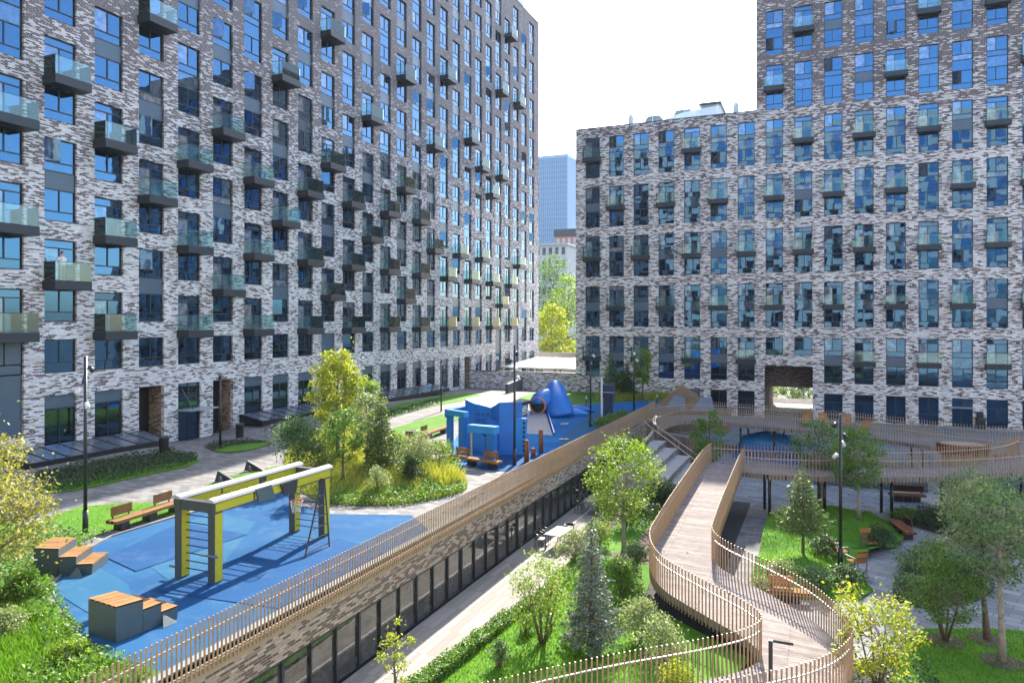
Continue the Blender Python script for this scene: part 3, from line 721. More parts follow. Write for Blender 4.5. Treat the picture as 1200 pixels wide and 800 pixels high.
rest = MB()
for idx, (a, b, z0, kd) in enumerate(ranked):
    fr, pa, sp = MB(), MB(), MB()
    if kd == 'S': light(fr, pa, fl, a, b, z0, z0 + 2.05, .5, .62, None, .075, rg, rg.random() < .15)
    elif kd == 'A':
        unit(fl, a, b, z0, 'B', fr, pa, sp, rg); 
        fl.box(fr, a, b, ND - .05, ND - .02, 4.2, z0 - .05); fl.quad(sp, a + .05, b - .05, ND + .01, 4.25, z0 + .0)
        fl.quad(sp, a + .05, b - .05, ND + .03, z0 + .02, z0 + 1.95)
    elif kd == 'T':
        fl.box(fr, a, a + .07, ND - .05, ND + .03, z0, 9.87); fl.box(fr, b - .07, b, ND - .05, ND + .03, z0, 9.87)
        fl.quad(sp, a + .07, b - .07, ND, z0 + (0 if rg.random() < .6 else 3.4), 9.87); fl.quad(pa, a + .07, b - .07, ND - .02, z0, z0 + 3.5)
    elif kd == 'E':
        light(fr, pa, fl, a, b, z0, z0 + 2.35, .5, None, None, .09, rg); light(fr, pa, fl, a, b, z0 + 2.45, 6.47, .5, None, None, .07, rg)
    elif kd == 'V':
        t = rg.choice([.75, .75, .8, 1.6]); zt = [h[2][-1][1] for h in holes if h[0] == a][0]
        light(fr, pa, fl, a, b, z0, zt - t, rg.choice([.45, .5, .55]), rg.choice([1.65, None, None]), None, .085, rg)
        fl.quad(sp, a + .02, b - .02, ND + .01, zt - t, zt - .01); fl.box(fr, a, b, ND - .05, ND - .01, zt - t, zt)
    else: unit(fl, a, b, z0, kd, fr, pa, sp, rg)
    if idx < 100: put_window(bl, fr, pa, sp)
    else:
        for q, m in ((fr, 0), (pa, 1), (sp, 2)): q.m = [m]*len(q.f); rest.add(q)
o = rest.build('windows', [M['frame'], M['glass'], M['panel']], bl); o['kind'] = 'stuff'
for a, b, z in bals: put_balcony(bl, fl, a, b, z, 1.2)
# entrance canopy (glass plate on two rods) and lettering-free plaque beside it
mb = MB(); mb.box(-42.98, -41.5, 38.7, 41.6, 4.5, 4.56)
cn = mb.build('canopy', M['canopyglass'], bl)
mb = MB()
for yy in (39.3, 40.9): mb.tube([(-41.8, yy, 4.56), (-42.98, yy, 6.1)], .02, 6)
r_ = mb.build('rod', M['steel'], None); r_.parent = cn; shift(r_, bl)

# ---------------- right block and its tower
YR = 87.5; fr_ = Fac('y', YR); rg = random.Random(11)
br_ = thing('apartment_building', 'pale brown brick block at the back with a taller right half and a square passage', 'building', (0, 87.5, 0))
WR = 1.87; holes = []; wins = []; bals = []; SEP = -6.84; H1, H2 = 35.1, 50.2
nob = {(2, 4), (6, 4), (9, 5), (13, 5), (10, 6)}
for k in range(17):
    a = -27.24 + 3.062*k; b = a + WR; ops = []
    for j in range(5 if k < 7 else 7):
        z0 = 4.1 + 6.19*j
        if k in (7, 8) and j == 0: ops.append((7.12, 9.15)); wins.append((a, b, 7.12, 'S')); continue
        kd = 'B' if (k + j) % 2 == 0 and (k, j) not in nob else rg.choice('GGGP')
        ops.append((z0, z0 + 5.03)); wins.append((a, b, z0, kd))
        if kd == 'B': bals.append((a, b, z0 + 1.95))
    if k == 4: ops.append((0.3, 2.97)); wins.append((a, b, .3, 'D'))
    elif k == 13: ops.append((0.0, 2.97)); wins.append((a, b, 0., 'E'))
    elif k in (5, 6, 9, 10, 11, 12, 14, 15, 16): ops.append((.05, 2.97)); wins.append((a, b, .05, 'V'))
    holes.append((a, b, ops))
PA, PB, PZ = -5.92, -.84, 5.92                            # passage
lo = [h for h in holes if h[0] < SEP]; hi = [h for h in holes if h[0] > SEP]
mb = MB()
wall_with_holes(mb, fr_, -28.5, SEP, -.4, H1, lo)
pz = [h for h in hi if PA - .2 < h[0] < PB]; rt = [h for h in hi if h[0] > PB]
wall_with_holes(mb, fr_, SEP, PA, -.4, H2, [])
wall_with_holes(mb, fr_, PA, PB, PZ, H2, [(max(h[0], PA + .01), min(h[1], PB - .01), h[2]) for h in pz])
wall_with_holes(mb, fr_, PB, 25.2, -.4, H2, rt)
DEP = 16.
mb.poly([(-28.5, 87.5, -.4), (-28.5, 87.5 + DEP, -.4), (-28.5, 87.5 + DEP, H1), (-28.5, 87.5, H1)])
mb.poly([(SEP, 87.5, H1), (SEP, 87.5 + DEP, H1), (SEP, 87.5 + DEP, H2), (SEP, 87.5, H2)])
mb.poly([(25.2, 87.5, -.4), (25.2, 87.5 + DEP, -.4), (25.2, 87.5 + DEP, H2), (25.2, 87.5, H2)])
yb = 87.5 + DEP
for q in ((-28.5, PA, -.4, H1), (PB, 25.2, -.4, H1), (PA, PB, 3.4, H1), (SEP, 25.2, H1, H2)):
    mb.poly([(q[0], yb, q[2]), (q[1], yb, q[2]), (q[1], yb, q[3]), (q[0], yb, q[3])])
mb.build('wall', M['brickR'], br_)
mb = MB(); mb.box(-28.5, SEP, 87.5, yb, H1 - .02, H1 + .08); mb.box(SEP, 25.2, 87.5, yb, H2 - .02, H2 + .1); mb.build('roof', M['darkpanel'], br_)
mb = MB(); yq = 89.6
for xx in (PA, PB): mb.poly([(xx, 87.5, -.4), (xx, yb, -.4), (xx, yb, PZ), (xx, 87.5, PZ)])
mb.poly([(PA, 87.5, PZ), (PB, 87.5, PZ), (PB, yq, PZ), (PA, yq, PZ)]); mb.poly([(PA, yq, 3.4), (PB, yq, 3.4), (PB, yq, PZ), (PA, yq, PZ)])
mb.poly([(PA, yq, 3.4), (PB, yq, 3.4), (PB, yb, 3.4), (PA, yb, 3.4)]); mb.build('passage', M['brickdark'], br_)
for (a, b, z0, kd) in wins:
    fr, pa, sp = MB(), MB(), MB()
    if kd == 'S': light(fr, pa, fr_, a, b, z0, z0 + 2.03, .5, .62, None, .07, rg)
    elif kd == 'D':
        light(fr, pa, fr_, a, b, z0, 2.97, .5, None, None, .07, rg); fr_.quad(sp, a + .05, b - .05, ND + .02, z0, 2.9)
    elif kd == 'E':
        light(fr, pa, fr_, a, b, 0., 2.0, .45, None, None, .09, rg); light(fr, pa, fr_, a, b, 2.02, 2.97, .5, None, None, .06, rg)
    elif kd == 'V': light(fr, pa, fr_, a, b, z0, 2.97, .5, rg.choice([.7, 1.1, None]), .95 if rg.random() < .5 else None, .07, rg)
    else: unit(fr_, a, b, z0, kd, fr, pa, sp, rg, 5.03, .45)
    put_window(br_, fr, pa, sp)
for a, b, z in bals: put_balcony(br_, fr_, a, b, z, .75, .17)
mb = MB(); mb.box(12.3, 14.6, 86.7, 87.48, 2.0, 2.06); mb.build('canopy', M['canopyglass'], br_)
mb = MB(); mb.box(14.75, 15.35, 87.40, 87.47, 1.05, 1.65); mb.build('letter_box', M['black'], br_)
mb = MB(); mb.box(-28.3, SEP - .1, 87.62, 87.635, H1 + .1, H1 + 1.3); 
for i in range(12): mb.box(-28.3 + i*1.9, -28.26 + i*1.9, 87.64, 87.68, H1 + .08, H1 + 1.32)
mb.build('roof_railing', M['clear'], br_)
# roof things
mb = MB(); mb.extr([(-19.5, 90.2, H1 + .1), (-11.2, 90.2, H1 + .1), (-11.2, 90.2, H1 + 1.9), (-15.5, 90.2, H1 + 1.5), (-19.5, 90.2, H1 + .5)], (0, 8, 0))
t = thing('roof_pavilion', 'long white sloping roof housing on top of the lower right block', 'roof housing', (-15, 94, H1)); mb.build('shell', M['roofwhite'], t)
mb = MB(); mb.box(-13.6, -11.0, 89.6, 98.5, H1 + 1.95, H1 + 2.2); mb.build('slab_edge', M['roofdark'], t)
for i, (xx, w, h, lab) in enumerate(((-19.6, 2.2, 2.0, 'dark rounded rooftop unit left of the white roof housing'), (-15.9, 2.4, 2.35, 'grey louvred rooftop unit in the middle above the white roof housing'))):
    t = thing('rooftop_unit', lab, 'air unit', (xx, 93, H1 + .1)); mb = MB()
    mb.extr([(xx - w/2, 92, H1 + .1), (xx + w/2, 92, H1 + .1), (xx + w/2, 92, H1 + h*.8), (xx + w/2 - .35, 92, H1 + h), (xx - w/2 + .35, 92, H1 + h), (xx - w/2, 92, H1 + h*.75)], (0, 2, 0)); mb.build('casing', M['roofdark'], t)
    g = MB(); [g.box(xx - w/2 + .15, xx + w/2 - .15, 91.93, 91.98, H1 + .5 + q*.3, H1 + .65 + q*.3) for q in range(4)]; g.build('louvre', M['greymetal'], t)
for i, (xx, lab) in enumerate(((-21.8, 'small pale roof vent near the left end of the lower roof'), (-9.2, 'small pale roof vent close to the tall right half'))):
    t = thing('roof_vent', lab, 'vent', (xx, 89, H1 + .1)); mb = MB(); mb.tube([(xx, 89, H1 + .1), (xx, 89, H1 + 1.2), (xx, 89, H1 + 1.6)], [.32, .32, .18], 10); mb.build('pipe', M['lightgrey'], t)

# ---------------- block across the court, the one the photograph is taken from (seen in the windows it faces)
fb = Fac('y2', -7.0)
fb.P = lambda u, n, z: (u, -7.0 + n, z)
bk = thing('apartment_building', 'sunlit brick block facing the court, seen mirrored in the windows opposite', 'building', (0, -7, 0))
holes = []; rg = random.Random(23); gl = MB(); fr = MB()
for k in range(34):
    a = -52 + 3.2*k; b = a + 1.95; ops = []
    for j in range(8):
        z0 = 4.1 + 6.19*j + (3.1 if k % 2 else 0); ops.append((z0, z0 + 5.0)); light(fr, gl, fb, a, b, z0, z0 + 2.0, .5, .62, None, .075, rg); light(fr, gl, fb, a, b, z0 + 2.0, z0 + 5.0, .5, .6, None, .075, rg)
    holes.append((a, b, ops))
mb = MB(); wall_with_holes(mb, fb, -56, 60, -.4, 57, holes); mb.build('wall', M['oppwall'], bk)
mb = MB(); mb.box(-56, 60, -22, -7.3, -.4, 57); mb.build('core', M['darkpanel'], bk)
w_ = gl.build('windows', M['glass'], bk); w_['kind'] = 'stuff'; w_ = fr.build('window_frames', M['frame'], bk); w_['kind'] = 'stuff'
# ---------------- things between and beyond the blocks
t = thing('boundary_wall', 'low mottled brick wall closing the gap between the two blocks', 'wall', (-34, 87.5, 2))
mb = MB(); mb.box(-43., -28.52, 87.45, 87.8, 1., 4.35); mb.build('brickwork', M['brickwall'], t); mb = MB(); mb.box(-43., -28.52, 87.4, 87.85, 4.353, 4.43); mb.build('coping', M['black'], t)
t = thing('garage_canopy', 'frosted white sloping canopy over the garage ramp behind the brick wall', 'canopy', (-33, 97, 3))
mb = MB(); mb.extr([(-41, 92, 4.5), (-41, 106, 5.2), (-41, 106, 5.35), (-41, 92, 4.65)], (12.3, 0, 0)); mb.build('roof', M['canopyglass'], t)
mb = MB(); mb.bar((-41, 92, 4.62), (-29, 106, 5.3), .1, .2); [mb.bar((-40.5 + i*2.9, 92, 4.72), (-40.5 + i*2.9, 106, 5.42), .06, .06) for i in range(5)]; mb.build('rib', M['white'], t)
mb = MB(); [mb.box(-40.9 + i*3.9, -40.7 + i*3.9, 105.6, 105.8, -.3, 5.2) for i in range(4)]; [mb.box(-40.9 + i*3.9, -40.7 + i*3.9, 92.1, 92.3, -.3, 4.5) for i in range(4)]; mb.build('post', M['greymetal'], t)
t = thing('garden_wall', 'pinkish plank wall under the yellow tree behind the canopy', 'wall', (-45, 118, 0)); mb = MB(); mb.box(-52, -32, 118, 118.3, -3., 5.6); mb.build('planks', M['lightconc'], t)
def block(name, label, x0, x1, y0, y1, z1, wm, nx, nz, winm, roof=None, ww=.5, wh=.55, cat='building'):
    t = thing(name, label, cat, ((x0 + x1)/2, y0, 0)); mb = MB(); mb.box(x0, x1, y0, y1, -3.3, z1); mb.build('wall', wm, t)
    w = MB(); dx = (x1 - x0)/nx; dz = z1/nz
    for i in range(nx):
        for j in range(nz): w.box(x0 + dx*(i + .5 - ww/2), x0 + dx*(i + .5 + ww/2), y0 - .05, y0 + .1, dz*(j + .3), dz*(j + .3 + wh))
    w = w.build('windows', winm, t); w['kind'] = 'stuff'
    if roof: mb = MB(); mb.box(x0 - .4, x1 + .4, y0 - .4, y1 + .4, z1, z1 + roof[1]); mb.build('roof', roof[0], t)
    return t
D3 = 2.2
def fx(x, y, Y): d = ray(x, y); q = Y/d[1]; return d[0]*q, ZC + d[2]*q
a = fx(600, 187, 330)[0]; b = fx(665, 190, 330)[0]; z = fx(640, 186, 330)[1]
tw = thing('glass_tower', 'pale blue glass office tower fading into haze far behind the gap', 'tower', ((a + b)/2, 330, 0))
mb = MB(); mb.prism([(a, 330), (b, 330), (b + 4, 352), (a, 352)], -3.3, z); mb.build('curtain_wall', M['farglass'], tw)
mb = MB(); n = 26
for i in range(n): xx = a + (b - a)*(i + .5)/n; mb.box(xx - .14, xx + .14, 329.7, 330.02, 2, z)
for j in range(34): mb.box(a, b, 329.75, 330.01, 3 + (z - 4)*j/34, 3.35 + (z - 4)*j/34)
mb.build('mullion', M['farline'], tw); mb = MB(); mb.box(a, b, 330.3, 352, z, z + 1.5); mb.build('parapet', M['farline'], tw)
a = fx(612, 290, 175)[0]; b = fx(664, 290, 175)[0]; z = fx(640, 288, 175)[1]
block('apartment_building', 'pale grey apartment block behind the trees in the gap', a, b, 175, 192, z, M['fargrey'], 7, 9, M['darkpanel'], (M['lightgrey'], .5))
a = fx(651, 275, 195)[0]; b = fx(690, 275, 195)[0]; z = fx(660, 277, 195)[1]
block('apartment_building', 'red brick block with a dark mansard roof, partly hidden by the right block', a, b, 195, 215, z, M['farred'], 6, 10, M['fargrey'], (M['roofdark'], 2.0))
# seen through the passage
t = thing('garage_box', 'grey metal garage seen through the passage of the right block', 'garage', (-4.5, 108, 0)); mb = MB(); mb.box(-6.6, -2.6, 106.5, 110, -3.2, -.95); mb.build('body', M['fargrey'], t); mb = MB(); mb.box(-6.7, -2.5, 106.4, 110.1, -.95, -.85); mb.build('roof', M['lightgrey'], t)
mb = MB(); [mb.box(-6.55 + i*.66, -6.5 + i*.66, 106.45, 106.5, -3.1, -1.0) for i in range(6)]; mb.build('panel_joint', M['greymetal'], t)
t = thing('fence', 'white panel fence beyond the passage of the right block', 'fence', (-5, 116, 0)); mb = MB(); mb.box(-30, 14, 116, 116.1, -3.2, -.6); mb.build('panel', M['fargrey'], t); mb = MB(); [mb.box(-30 + i*2.5, -29.9 + i*2.5, 115.93, 115.99, -3.2, -.55) for i in range(18)]; mb.build('post', M['lightgrey'], t)
# ================================================================== PAVILION, FENCES, FOOTBRIDGES
pv = thing('glazed_pavilion', 'low pavilion with a tan brick band over a long row of dark framed glass', 'pavilion', (XW, 32, 0))
Y0, Y1 = 5.0, 55.0; ys = []; y = Y0
while y < Y1: ys.append(y); y += 1.19
mb = MB(); mb.box(XW - .28, XW, Y0 - .3, 63.0, 1.8, 2.56); mb.box(XW - .28, XW, Y1, 63.0, 0, 1.8); mb.build('brick_band', M['brickpav'], pv)
mb = MB(); mb.box(XW - .34, XW + .03, Y0 - .3, 63.05, 2.562, 2.80); mb.build('coping', M['bronze'], pv)
mb = MB(); mb.box(XW - .12, XW - .02, Y0, Y1, 0.0, .09); mb.box(XW - .12, XW - .02, Y0, Y1, 1.72, 1.80); mb.box(XW - 5, XW - .3, Y0, Y1, -.05, -.01); mb.build('base_rail', M['frame'], pv)
rg = random.Random(3)
for i, y in enumerate(ys):
    mb = MB(); w = .05 if i % 3 else .1; mb.box(XW - .13, XW + .01, y - w/2, y + w/2, .002, 1.8)
    m_ = mb.build('mullion', M['frame'], pv)
    if i + 1 < len(ys):
        t = rg.uniform(-.004, .004); mb = MB(); mb.poly([(XW - .07 + t, y + w/2, .09), (XW - .07 - t, ys[i + 1] - .04, .09), (XW - .07 - t, ys[i + 1] - .04, 1.72), (XW - .07 + t, y + w/2, 1.72)]); mb.build('pane', M['pavglass'], pv)
def slats(mb, path, zb, zt, step, w=.036, dp=.036):
    """vertical slats along a 3D path (z = deck height); zb, zt offsets"""
    P = resample(path, step)
    for i, p in enumerate(P):
        d = (P[min(i + 1, len(P) - 1)] - P[max(i - 1, 0)]); d.z = 0; d.normalize(); n = Vector((-d.y, d.x, 0))
        q = [p + d*(w/2) + n*(dp/2), p - d*(w/2) + n*(dp/2), p - d*(w/2) - n*(dp/2), p + d*(w/2) - n*(dp/2)]
        k = len(mb.v); mb.v += [(v.x, v.y, v.z + zb) for v in q] + [(v.x, v.y, v.z + zt) for v in q]
        for f in ((0, 3, 2, 1), (4, 5, 6, 7), (0, 1, 5, 4), (1, 2, 6, 5), (2, 3, 7, 6), (3, 0, 4, 7)): mb.f.append(tuple(k + a for a in f)); mb.m.append(0)
    return P
def offset(path, d):
    out = []
    for i, p in enumerate(path):
        t = path[min(i + 1, len(path) - 1)] - path[max(i - 1, 0)]; t.z = 0; t.normalize(); out.append(p + Vector((-t.y, t.x, 0))*d)
    return out
def rail(mb, path, dz, r=.024): mb.tube([(p.x, p.y, p.z + dz) for p in path], r, 6)
t = thing('slat_fence', 'long bronze slat fence along the edge of the upper courtyard above the brick band', 'fence', (XW, 32, 2.8))
fp = [Vector((XW + .08, 5, 2.8)), Vector((XW + .08, 63.0, 2.8))]
mb = MB(); slats(mb, fp, -.10, 1.17, .134, .036, .036); mb.build('slats', M['bronze'], t)
mb = MB(); mb.bar((XW + .0, 5, 3.62), (XW + .0, 63, 3.62), .04, .035); mb.bar((XW + .02, 5, 2.86), (XW + .02, 63, 2.86), .04, .06); mb.build('handrail', M['bronzerail'], t)
mb = MB(); mb.box(XW + .05, XW + .12, 63.0, 63.14, 2.2, 4.0); mb.build('end_post', M['bronze'], t)

def footbridge(name, label, left, right, zoff, cols, group=None, step=.19, gapL=None, fasc=.36, top=1.2, mtl='rampwood', skip=()):
    """elevated timber walkway between two 3D edge lines, slat railings, paired round columns"""
    c = (left[len(left)//2] + right[len(right)//2])/2; t = thing(name, label, 'footbridge', (c.x, c.y, 0))
    Ln = 48; l2 = [left[0]]; 
    def even(p):
        tot = sum((b - a).length for a, b in zip(p, p[1:])); q = resample(p, tot/Ln*.9999); return q[:Ln + 1]
    l2, r2 = even(left), even(right); k = min(len(l2), len(r2)); mb = MB()
    for i in range(k - 1):
        a, b, c2, d = l2[i], l2[i + 1], r2[i + 1], r2[i]
        mb.poly([a, d, c2, b]); dn = Vector((0, 0, -.26)); mb.poly([a + dn, b + dn, c2 + dn, d + dn]); mb.poly([a, b, b + dn, a + dn]); mb.poly([d, d + dn, c2 + dn, c2])
    mb.build('deck', M[mtl], t)
    for nm, path in (('left', left), ('right', right)):
        if nm in skip: continue
        mb = MB(); slats(mb, path, -fasc, top, step); rl = mb.build('railing', M['bronze'], t)
        mb = MB(); rail(mb, resample(path, .3), .88); h = mb.build('handrail', M['bronzerail'], None); h.parent = rl; shift(h, t)
    for x, y, z in cols:
        mb = MB(); mb.tube([(x, y, 0), (x, y, z)], .085, 10); mb.build('column', M['black'], t, smooth=True)
    return t
V = lambda *p: Vector(p)
# ramp from the back footbridge down towards the camera, curling round to the landing
rl_ = curve([V(-6.15, 45.2, 2.42), V(-6.25, 42.5, 2.4), V(-6.35, 36, 1.95), V(-6.4, 31, 1.55), V(-6.25, 28.6, 1.38), V(-5.4, 26.6, 1.25), V(-3.8, 25.2, 1.1), V(-2.2, 24.0, .95), V(-1.65, 23.1, .9), V(-2.0, 22.1, .88), V(-3.2, 20.8, .86), V(-5.5, 18.7, .84), V(-8.6, 15.4, .8)], 8)
rr_ = curve([V(-4.15, 44.2, 2.42), V(-4.15, 42.0, 2.4), V(-4.15, 36, 1.95), V(-4.12, 31.5, 1.58), V(-4.0, 30.0, 1.42), V(-3.3, 29.0, 1.3), V(-1.8, 27.9, 1.12), V(-.2, 26.2, .98), V(.75, 24.0, .9), V(.7, 22.4, .88), V(-.3, 20.6, .86), V(-2.6, 18.4, .84), V(-6.4, 14.6, .8)], 8)
footbridge('footbridge', 'timber ramp with bronze slat railings curling round at the bottom of the picture', rl_, rr_, 0, [(-5.2, 40, 2.1), (-5.2, 36, 1.7), (-5.2, 32, 1.35), (-2.9, 26.4, .8), (-.4, 23.6, .6)], step=.165)
t = thing('handrail_post', 'dark handrail post with a bent arm on the landing at the ramp bottom', 'handrail', (-1.3, 21.6, .9))
mb = MB(); mb.bar((-1.3, 21.6, .88), (-1.3, 21.6, 2.05), .11, .11); mb.build('post', M['frame'], t); mb = MB(); mb.bar((-1.3, 21.6, 2.03), (-.75, 22.35, 1.72), .06, .07); mb.build('arm', M['frame'], t)
# front footbridge (nearer) and back footbridge
fn = curve([V(-4.15, 43.0, 2.42), V(-2.5, 42.9, 2.42), V(0, 43.5, 2.42), V(3.0, 44.6, 2.42), V(6.5, 46.3, 2.42), V(9.6, 48.6, 2.42), V(12.4, 51.6, 2.42), V(14.2, 55, 2.42)], 8)
ff = curve([V(-6.1, 45.2, 2.42), V(-3.2, 45.4, 2.42), V(-.6, 45.9, 2.42), V(2.2, 46.9, 2.42), V(5.4, 48.5, 2.42), V(8.2, 50.6, 2.42), V(10.4, 53.0, 2.42), V(11.8, 56, 2.42)], 8)
cc = []
for i in (8, 17, 26, 34, 42, 50):
    p = fn[i]; q = ff[i]; cc += [(p.x*.75 + q.x*.25, p.y*.75 + q.y*.25, 2.2), (p.x*.25 + q.x*.75, p.y*.25 + q.y*.75, 2.2)]
footbridge('footbridge', 'nearer of the two raised timber footbridges crossing the right side on black columns', fn, ff, 0, cc)
bn = curve([V(-11.9, 57.6, 2.5), V(-11.0, 62.2, 2.5), V(-8.6, 63.3, 2.5), V(-5.6, 62.3, 2.5), V(-2.6, 61.2, 2.5), V(0.4, 60.4, 2.5), V(4.6, 58.2, 2.48), V(8.2, 55.9, 2.45), V(11.2, 55.0, 2.43), V(15, 57.5, 2.42)], 8)
bf = curve([V(-13.3, 63.4, 2.5), V(-11.5, 66.6, 2.5), V(-8.2, 67.3, 2.5), V(-4.6, 66.4, 2.5), V(-1.2, 65.2, 2.5), V(2.0, 64.2, 2.5), V(6.4, 61.9, 2.48), V(9.6, 60.2, 2.45), V(12.4, 60.5, 2.43), V(15, 62.5, 2.42)], 8)
cc = []
for i in (22, 29, 36, 43, 50, 57):
    p = bn[i]; q = bf[i]; cc += [(p.x*.8 + q.x*.2, p.y*.8 + q.y*.2, 2.25), (p.x*.3 + q.x*.7, p.y*.3 + q.y*.7, 2.25)]
footbridge('footbridge', 'farther raised timber footbridge in front of the right block, joining the upper courtyard', bn, bf, 0, cc)
# slat walls below the junction, tapering screen on the far side
t = thing('slat_screen', 'bronze slat wall below the footbridge at the head of the stairs', 'screen', (-10, 58, 0)); mb = MB()
slats(mb, [V(-12.9, 58.2, 0), V(-9.9, 56.2, 0), V(-8.3, 54.6, 0)], .0, 2.3, .16, .07, .07); mb.build('slats', M['bronze'], t)
mb = MB(); mb.extr([(-12.9, 58.32, .02), (-8.3, 54.72, .02), (-8.3, 54.72, 2.2), (-12.9, 58.32, 2.2)], (.05, .06, 0)); mb.build('backing', M['rampwood'], t)
t = thing('slat_screen', 'brown slat wall rising to a point against the right block, behind the far footbridge', 'screen', (-13, 73, 2)); mb = MB()
for i in range(40):
    q = i/39; x = -14.8 + 6.6*q; h = (3.0 + 1.9*q/.3) if q < .3 else max(2.4, 4.9 - (q - .3)*5.4); mb.box(x, x + .07, 73 + q*1.0, 73.1 + q*1.0, .0, h)
mb.build('slats', M['bronze'], t); mb = MB(); mb.extr([(-14.8, 73.13, .1), (-8.2, 74.13, .1), (-8.2, 74.13, 2.3), (-9.8, 73.9, 2.3), (-12.8, 73.44, 4.7), (-14.8, 73.13, 2.9)], (0, .05, 0)); mb.build('backing', M['bronze'], t)
for i, (x, lab) in enumerate(((-12.6, 'pale steel slide panel on the left behind the far footbridge'), (-10.0, 'pale steel slide panel on the right behind the far footbridge'))):
    t = thing('slide_panel', lab, 'slide', (x, 70, 2)); mb = MB(); mb.extr([(x - 1.1, 69.2, 2.6), (x + .9, 69.2, 2.6), (x + .5, 70.6, 3.7), (x - .5, 70.6, 3.7)], (.0, .06, .06)); mb.build('chute', M['steel'], t)
    mb = MB(); mb.bar((x + .1, 70.7, .0), (x + .1, 70.7, 3.6), .1, .1); mb.build('leg', M['bronze'], t)
# amphitheatre stairs
st_ = thing('stairs', 'wide terraced stairs with long treads between the planted bank and the ramp', 'stairs', (-9.5, 50, 0))
for i in range(5):
    x0 = -11.9 + i*1.02; z = 1.85 - .37*i; y0 = 44.6 + i*.5; mb = MB(); mb.box(x0, x0 + 1.03, y0, 55.6 - i*.75, .0, z); mb.build('step', M['lightconc'], st_)
    mb = MB(); mb.box(x0 + 1.032, x0 + 1.06, y0, 55.6 - i*.75, z - .3, z + .004); mb.build('riser', M['rampwood'], st_)
mb = MB()
for dy in (0, 1.6):
    mb.tube([(-12.6, 57.2 - dy, 3.3), (-11.9, 56.5 - dy, 2.9), (-7.6, 52.8 - dy, 1.1)], .03, 6)
    for f in (.05, .5, .95): x = -11.9 + 4.3*f; yy = 56.5 - dy - 3.7*f; mb.tube([(x, yy, .2), (x, yy, 2.9 - 1.8*f)], .025, 6)
mb.build('handrail', M['bronzerail'], st_)
t = thing('planter_wall', 'brown timber retaining wall along the planted bank left of the stairs', 'wall', (-12.3, 50, 0)); mb = MB(); mb.extr([(-12.2, 45, 0), (-12.2, 57.0, 0), (-12.2, 57.0, 2.3), (-12.2, 45, .9)], (.12, 0, 0)); mb.build('boards', M['rampwood'], t)
mb = MB(); mb.bar((-12.14, 45, .95), (-12.14, 57, 2.36), .2, .06); mb.build('cap', M['bronzerail'], t)

# ================================================================== LAMPS
def lamp_posts():
    root = thing('lamp_post', '', 'street lamp'); mb = MB(); mb.tube([(0, 0, 0), (0, 0, 6.85)], [.075, .06], 10); mb.build('pole', M['black'], root, world=False, smooth=True)
    mb = MB(); mb.tube([(0, 0, 0), (0, 0, .9)], [.11, .105], 10); mb.build('base', M['black'], root, world=False, smooth=True)
    for z, a, m in ((6.35, .3, 'black'), (5.9, 2.6, 'black'), (5.5, 4.4, 'white'), (4.95, 5.9, 'white')):
        d = Vector((math.cos(a), math.sin(a), 0)); mb = MB(); mb.tube([d*.05 + V(0, 0, z), d*.2 + V(0, 0, z)], .02, 6); mb.tube([d*.16 + V(0, 0, z + .1), d*.32 + V(0, 0, z - .1)], [.075, .095], 10)
        mb.build('spotlight', M[m], root, world=False, smooth=True)
    return root
lp = lamp_posts()
LPS = [((100, 625), 2.8, 'tall black lamp post on the lawn beside the left yellow tree', 0), ((603, 545), 2.8, 'tall black lamp post standing by the blue play maze', 1.2), ((692, 500), 2.8, 'tall black lamp post behind the whale slide, left of the white mast', 2.2),
       ((743, 492), 2.8, 'tall black lamp post near the far end of the slat fence', .6), ((985, 665), 0., 'tall black lamp post in the lower garden beside the wooden armchairs', 3.)]
for i, (p, z, lab, rz) in enumerate(LPS):
    x, y = gp(*p, z); zz = zd(x, y) if z else 0.
    if i == 0: lp.location = (x, y, zz); lp.rotation_euler.z = rz; lp['label'] = lab; lp['group'] = 'tall lamp posts'
    else: dup(lp, (x, y, zz), rz, lab, 'tall lamp posts')
root = thing('lamp_post', 'short plain lamp post in the oval bed in front of the left block', 'street lamp', (*gu(258, 524), 2.82), 0, 'short lamp posts'); mb = MB(); mb.tube([(0, 0, 0), (0, 0, 4.4)], [.075, .06], 10); mb.build('pole', M['black'], root, world=False, smooth=True); mb = MB(); mb.tube([(0, 0, 4.4), (0, 0, 4.62)], [.09, .09], 10); mb.build('head', M['black'], root, world=False)
dup(root, (*gu(517, 482), 2.8), 0, 'short plain lamp post on the far grass strip in front of the left block', 'short lamp posts')
b0 = thing('bollard_light', '', 'bollard light', (0, 0, 0), 0, 'bollard lights'); mb = MB(); mb.tube([(0, 0, 0), (0, 0, .62)], .05, 10); mb.build('post', M['black'], b0, world=False); mb = MB(); mb.tube([(0, 0, .62), (0, 0, .92)], .055, 10); mb.build('lens', M['white'], b0, world=False)
BL = [((646, 752), 0, 'white topped bollard light on the lawn beside the multi-stem tree'), ((905, 690), 0, 'white topped bollard light next to the bench at the foot of the ramp'), ((1108, 668), 0, 'white topped bollard light among the shrubs of the round bed'), ((770, 468), 2.8, 'white topped bollard light on the far lawn by the fence end'), ((687, 472), 2.8, 'white topped bollard light behind the whale slide')]
for i, (p, z, lab) in enumerate(BL):
    x, y = gp(*p, z); zz = zd(x, y) if z else .05
    if i == 0: b0.location = (x, y, zz); b0['label'] = lab
    else: dup(b0, (x, y, zz), 0, lab)

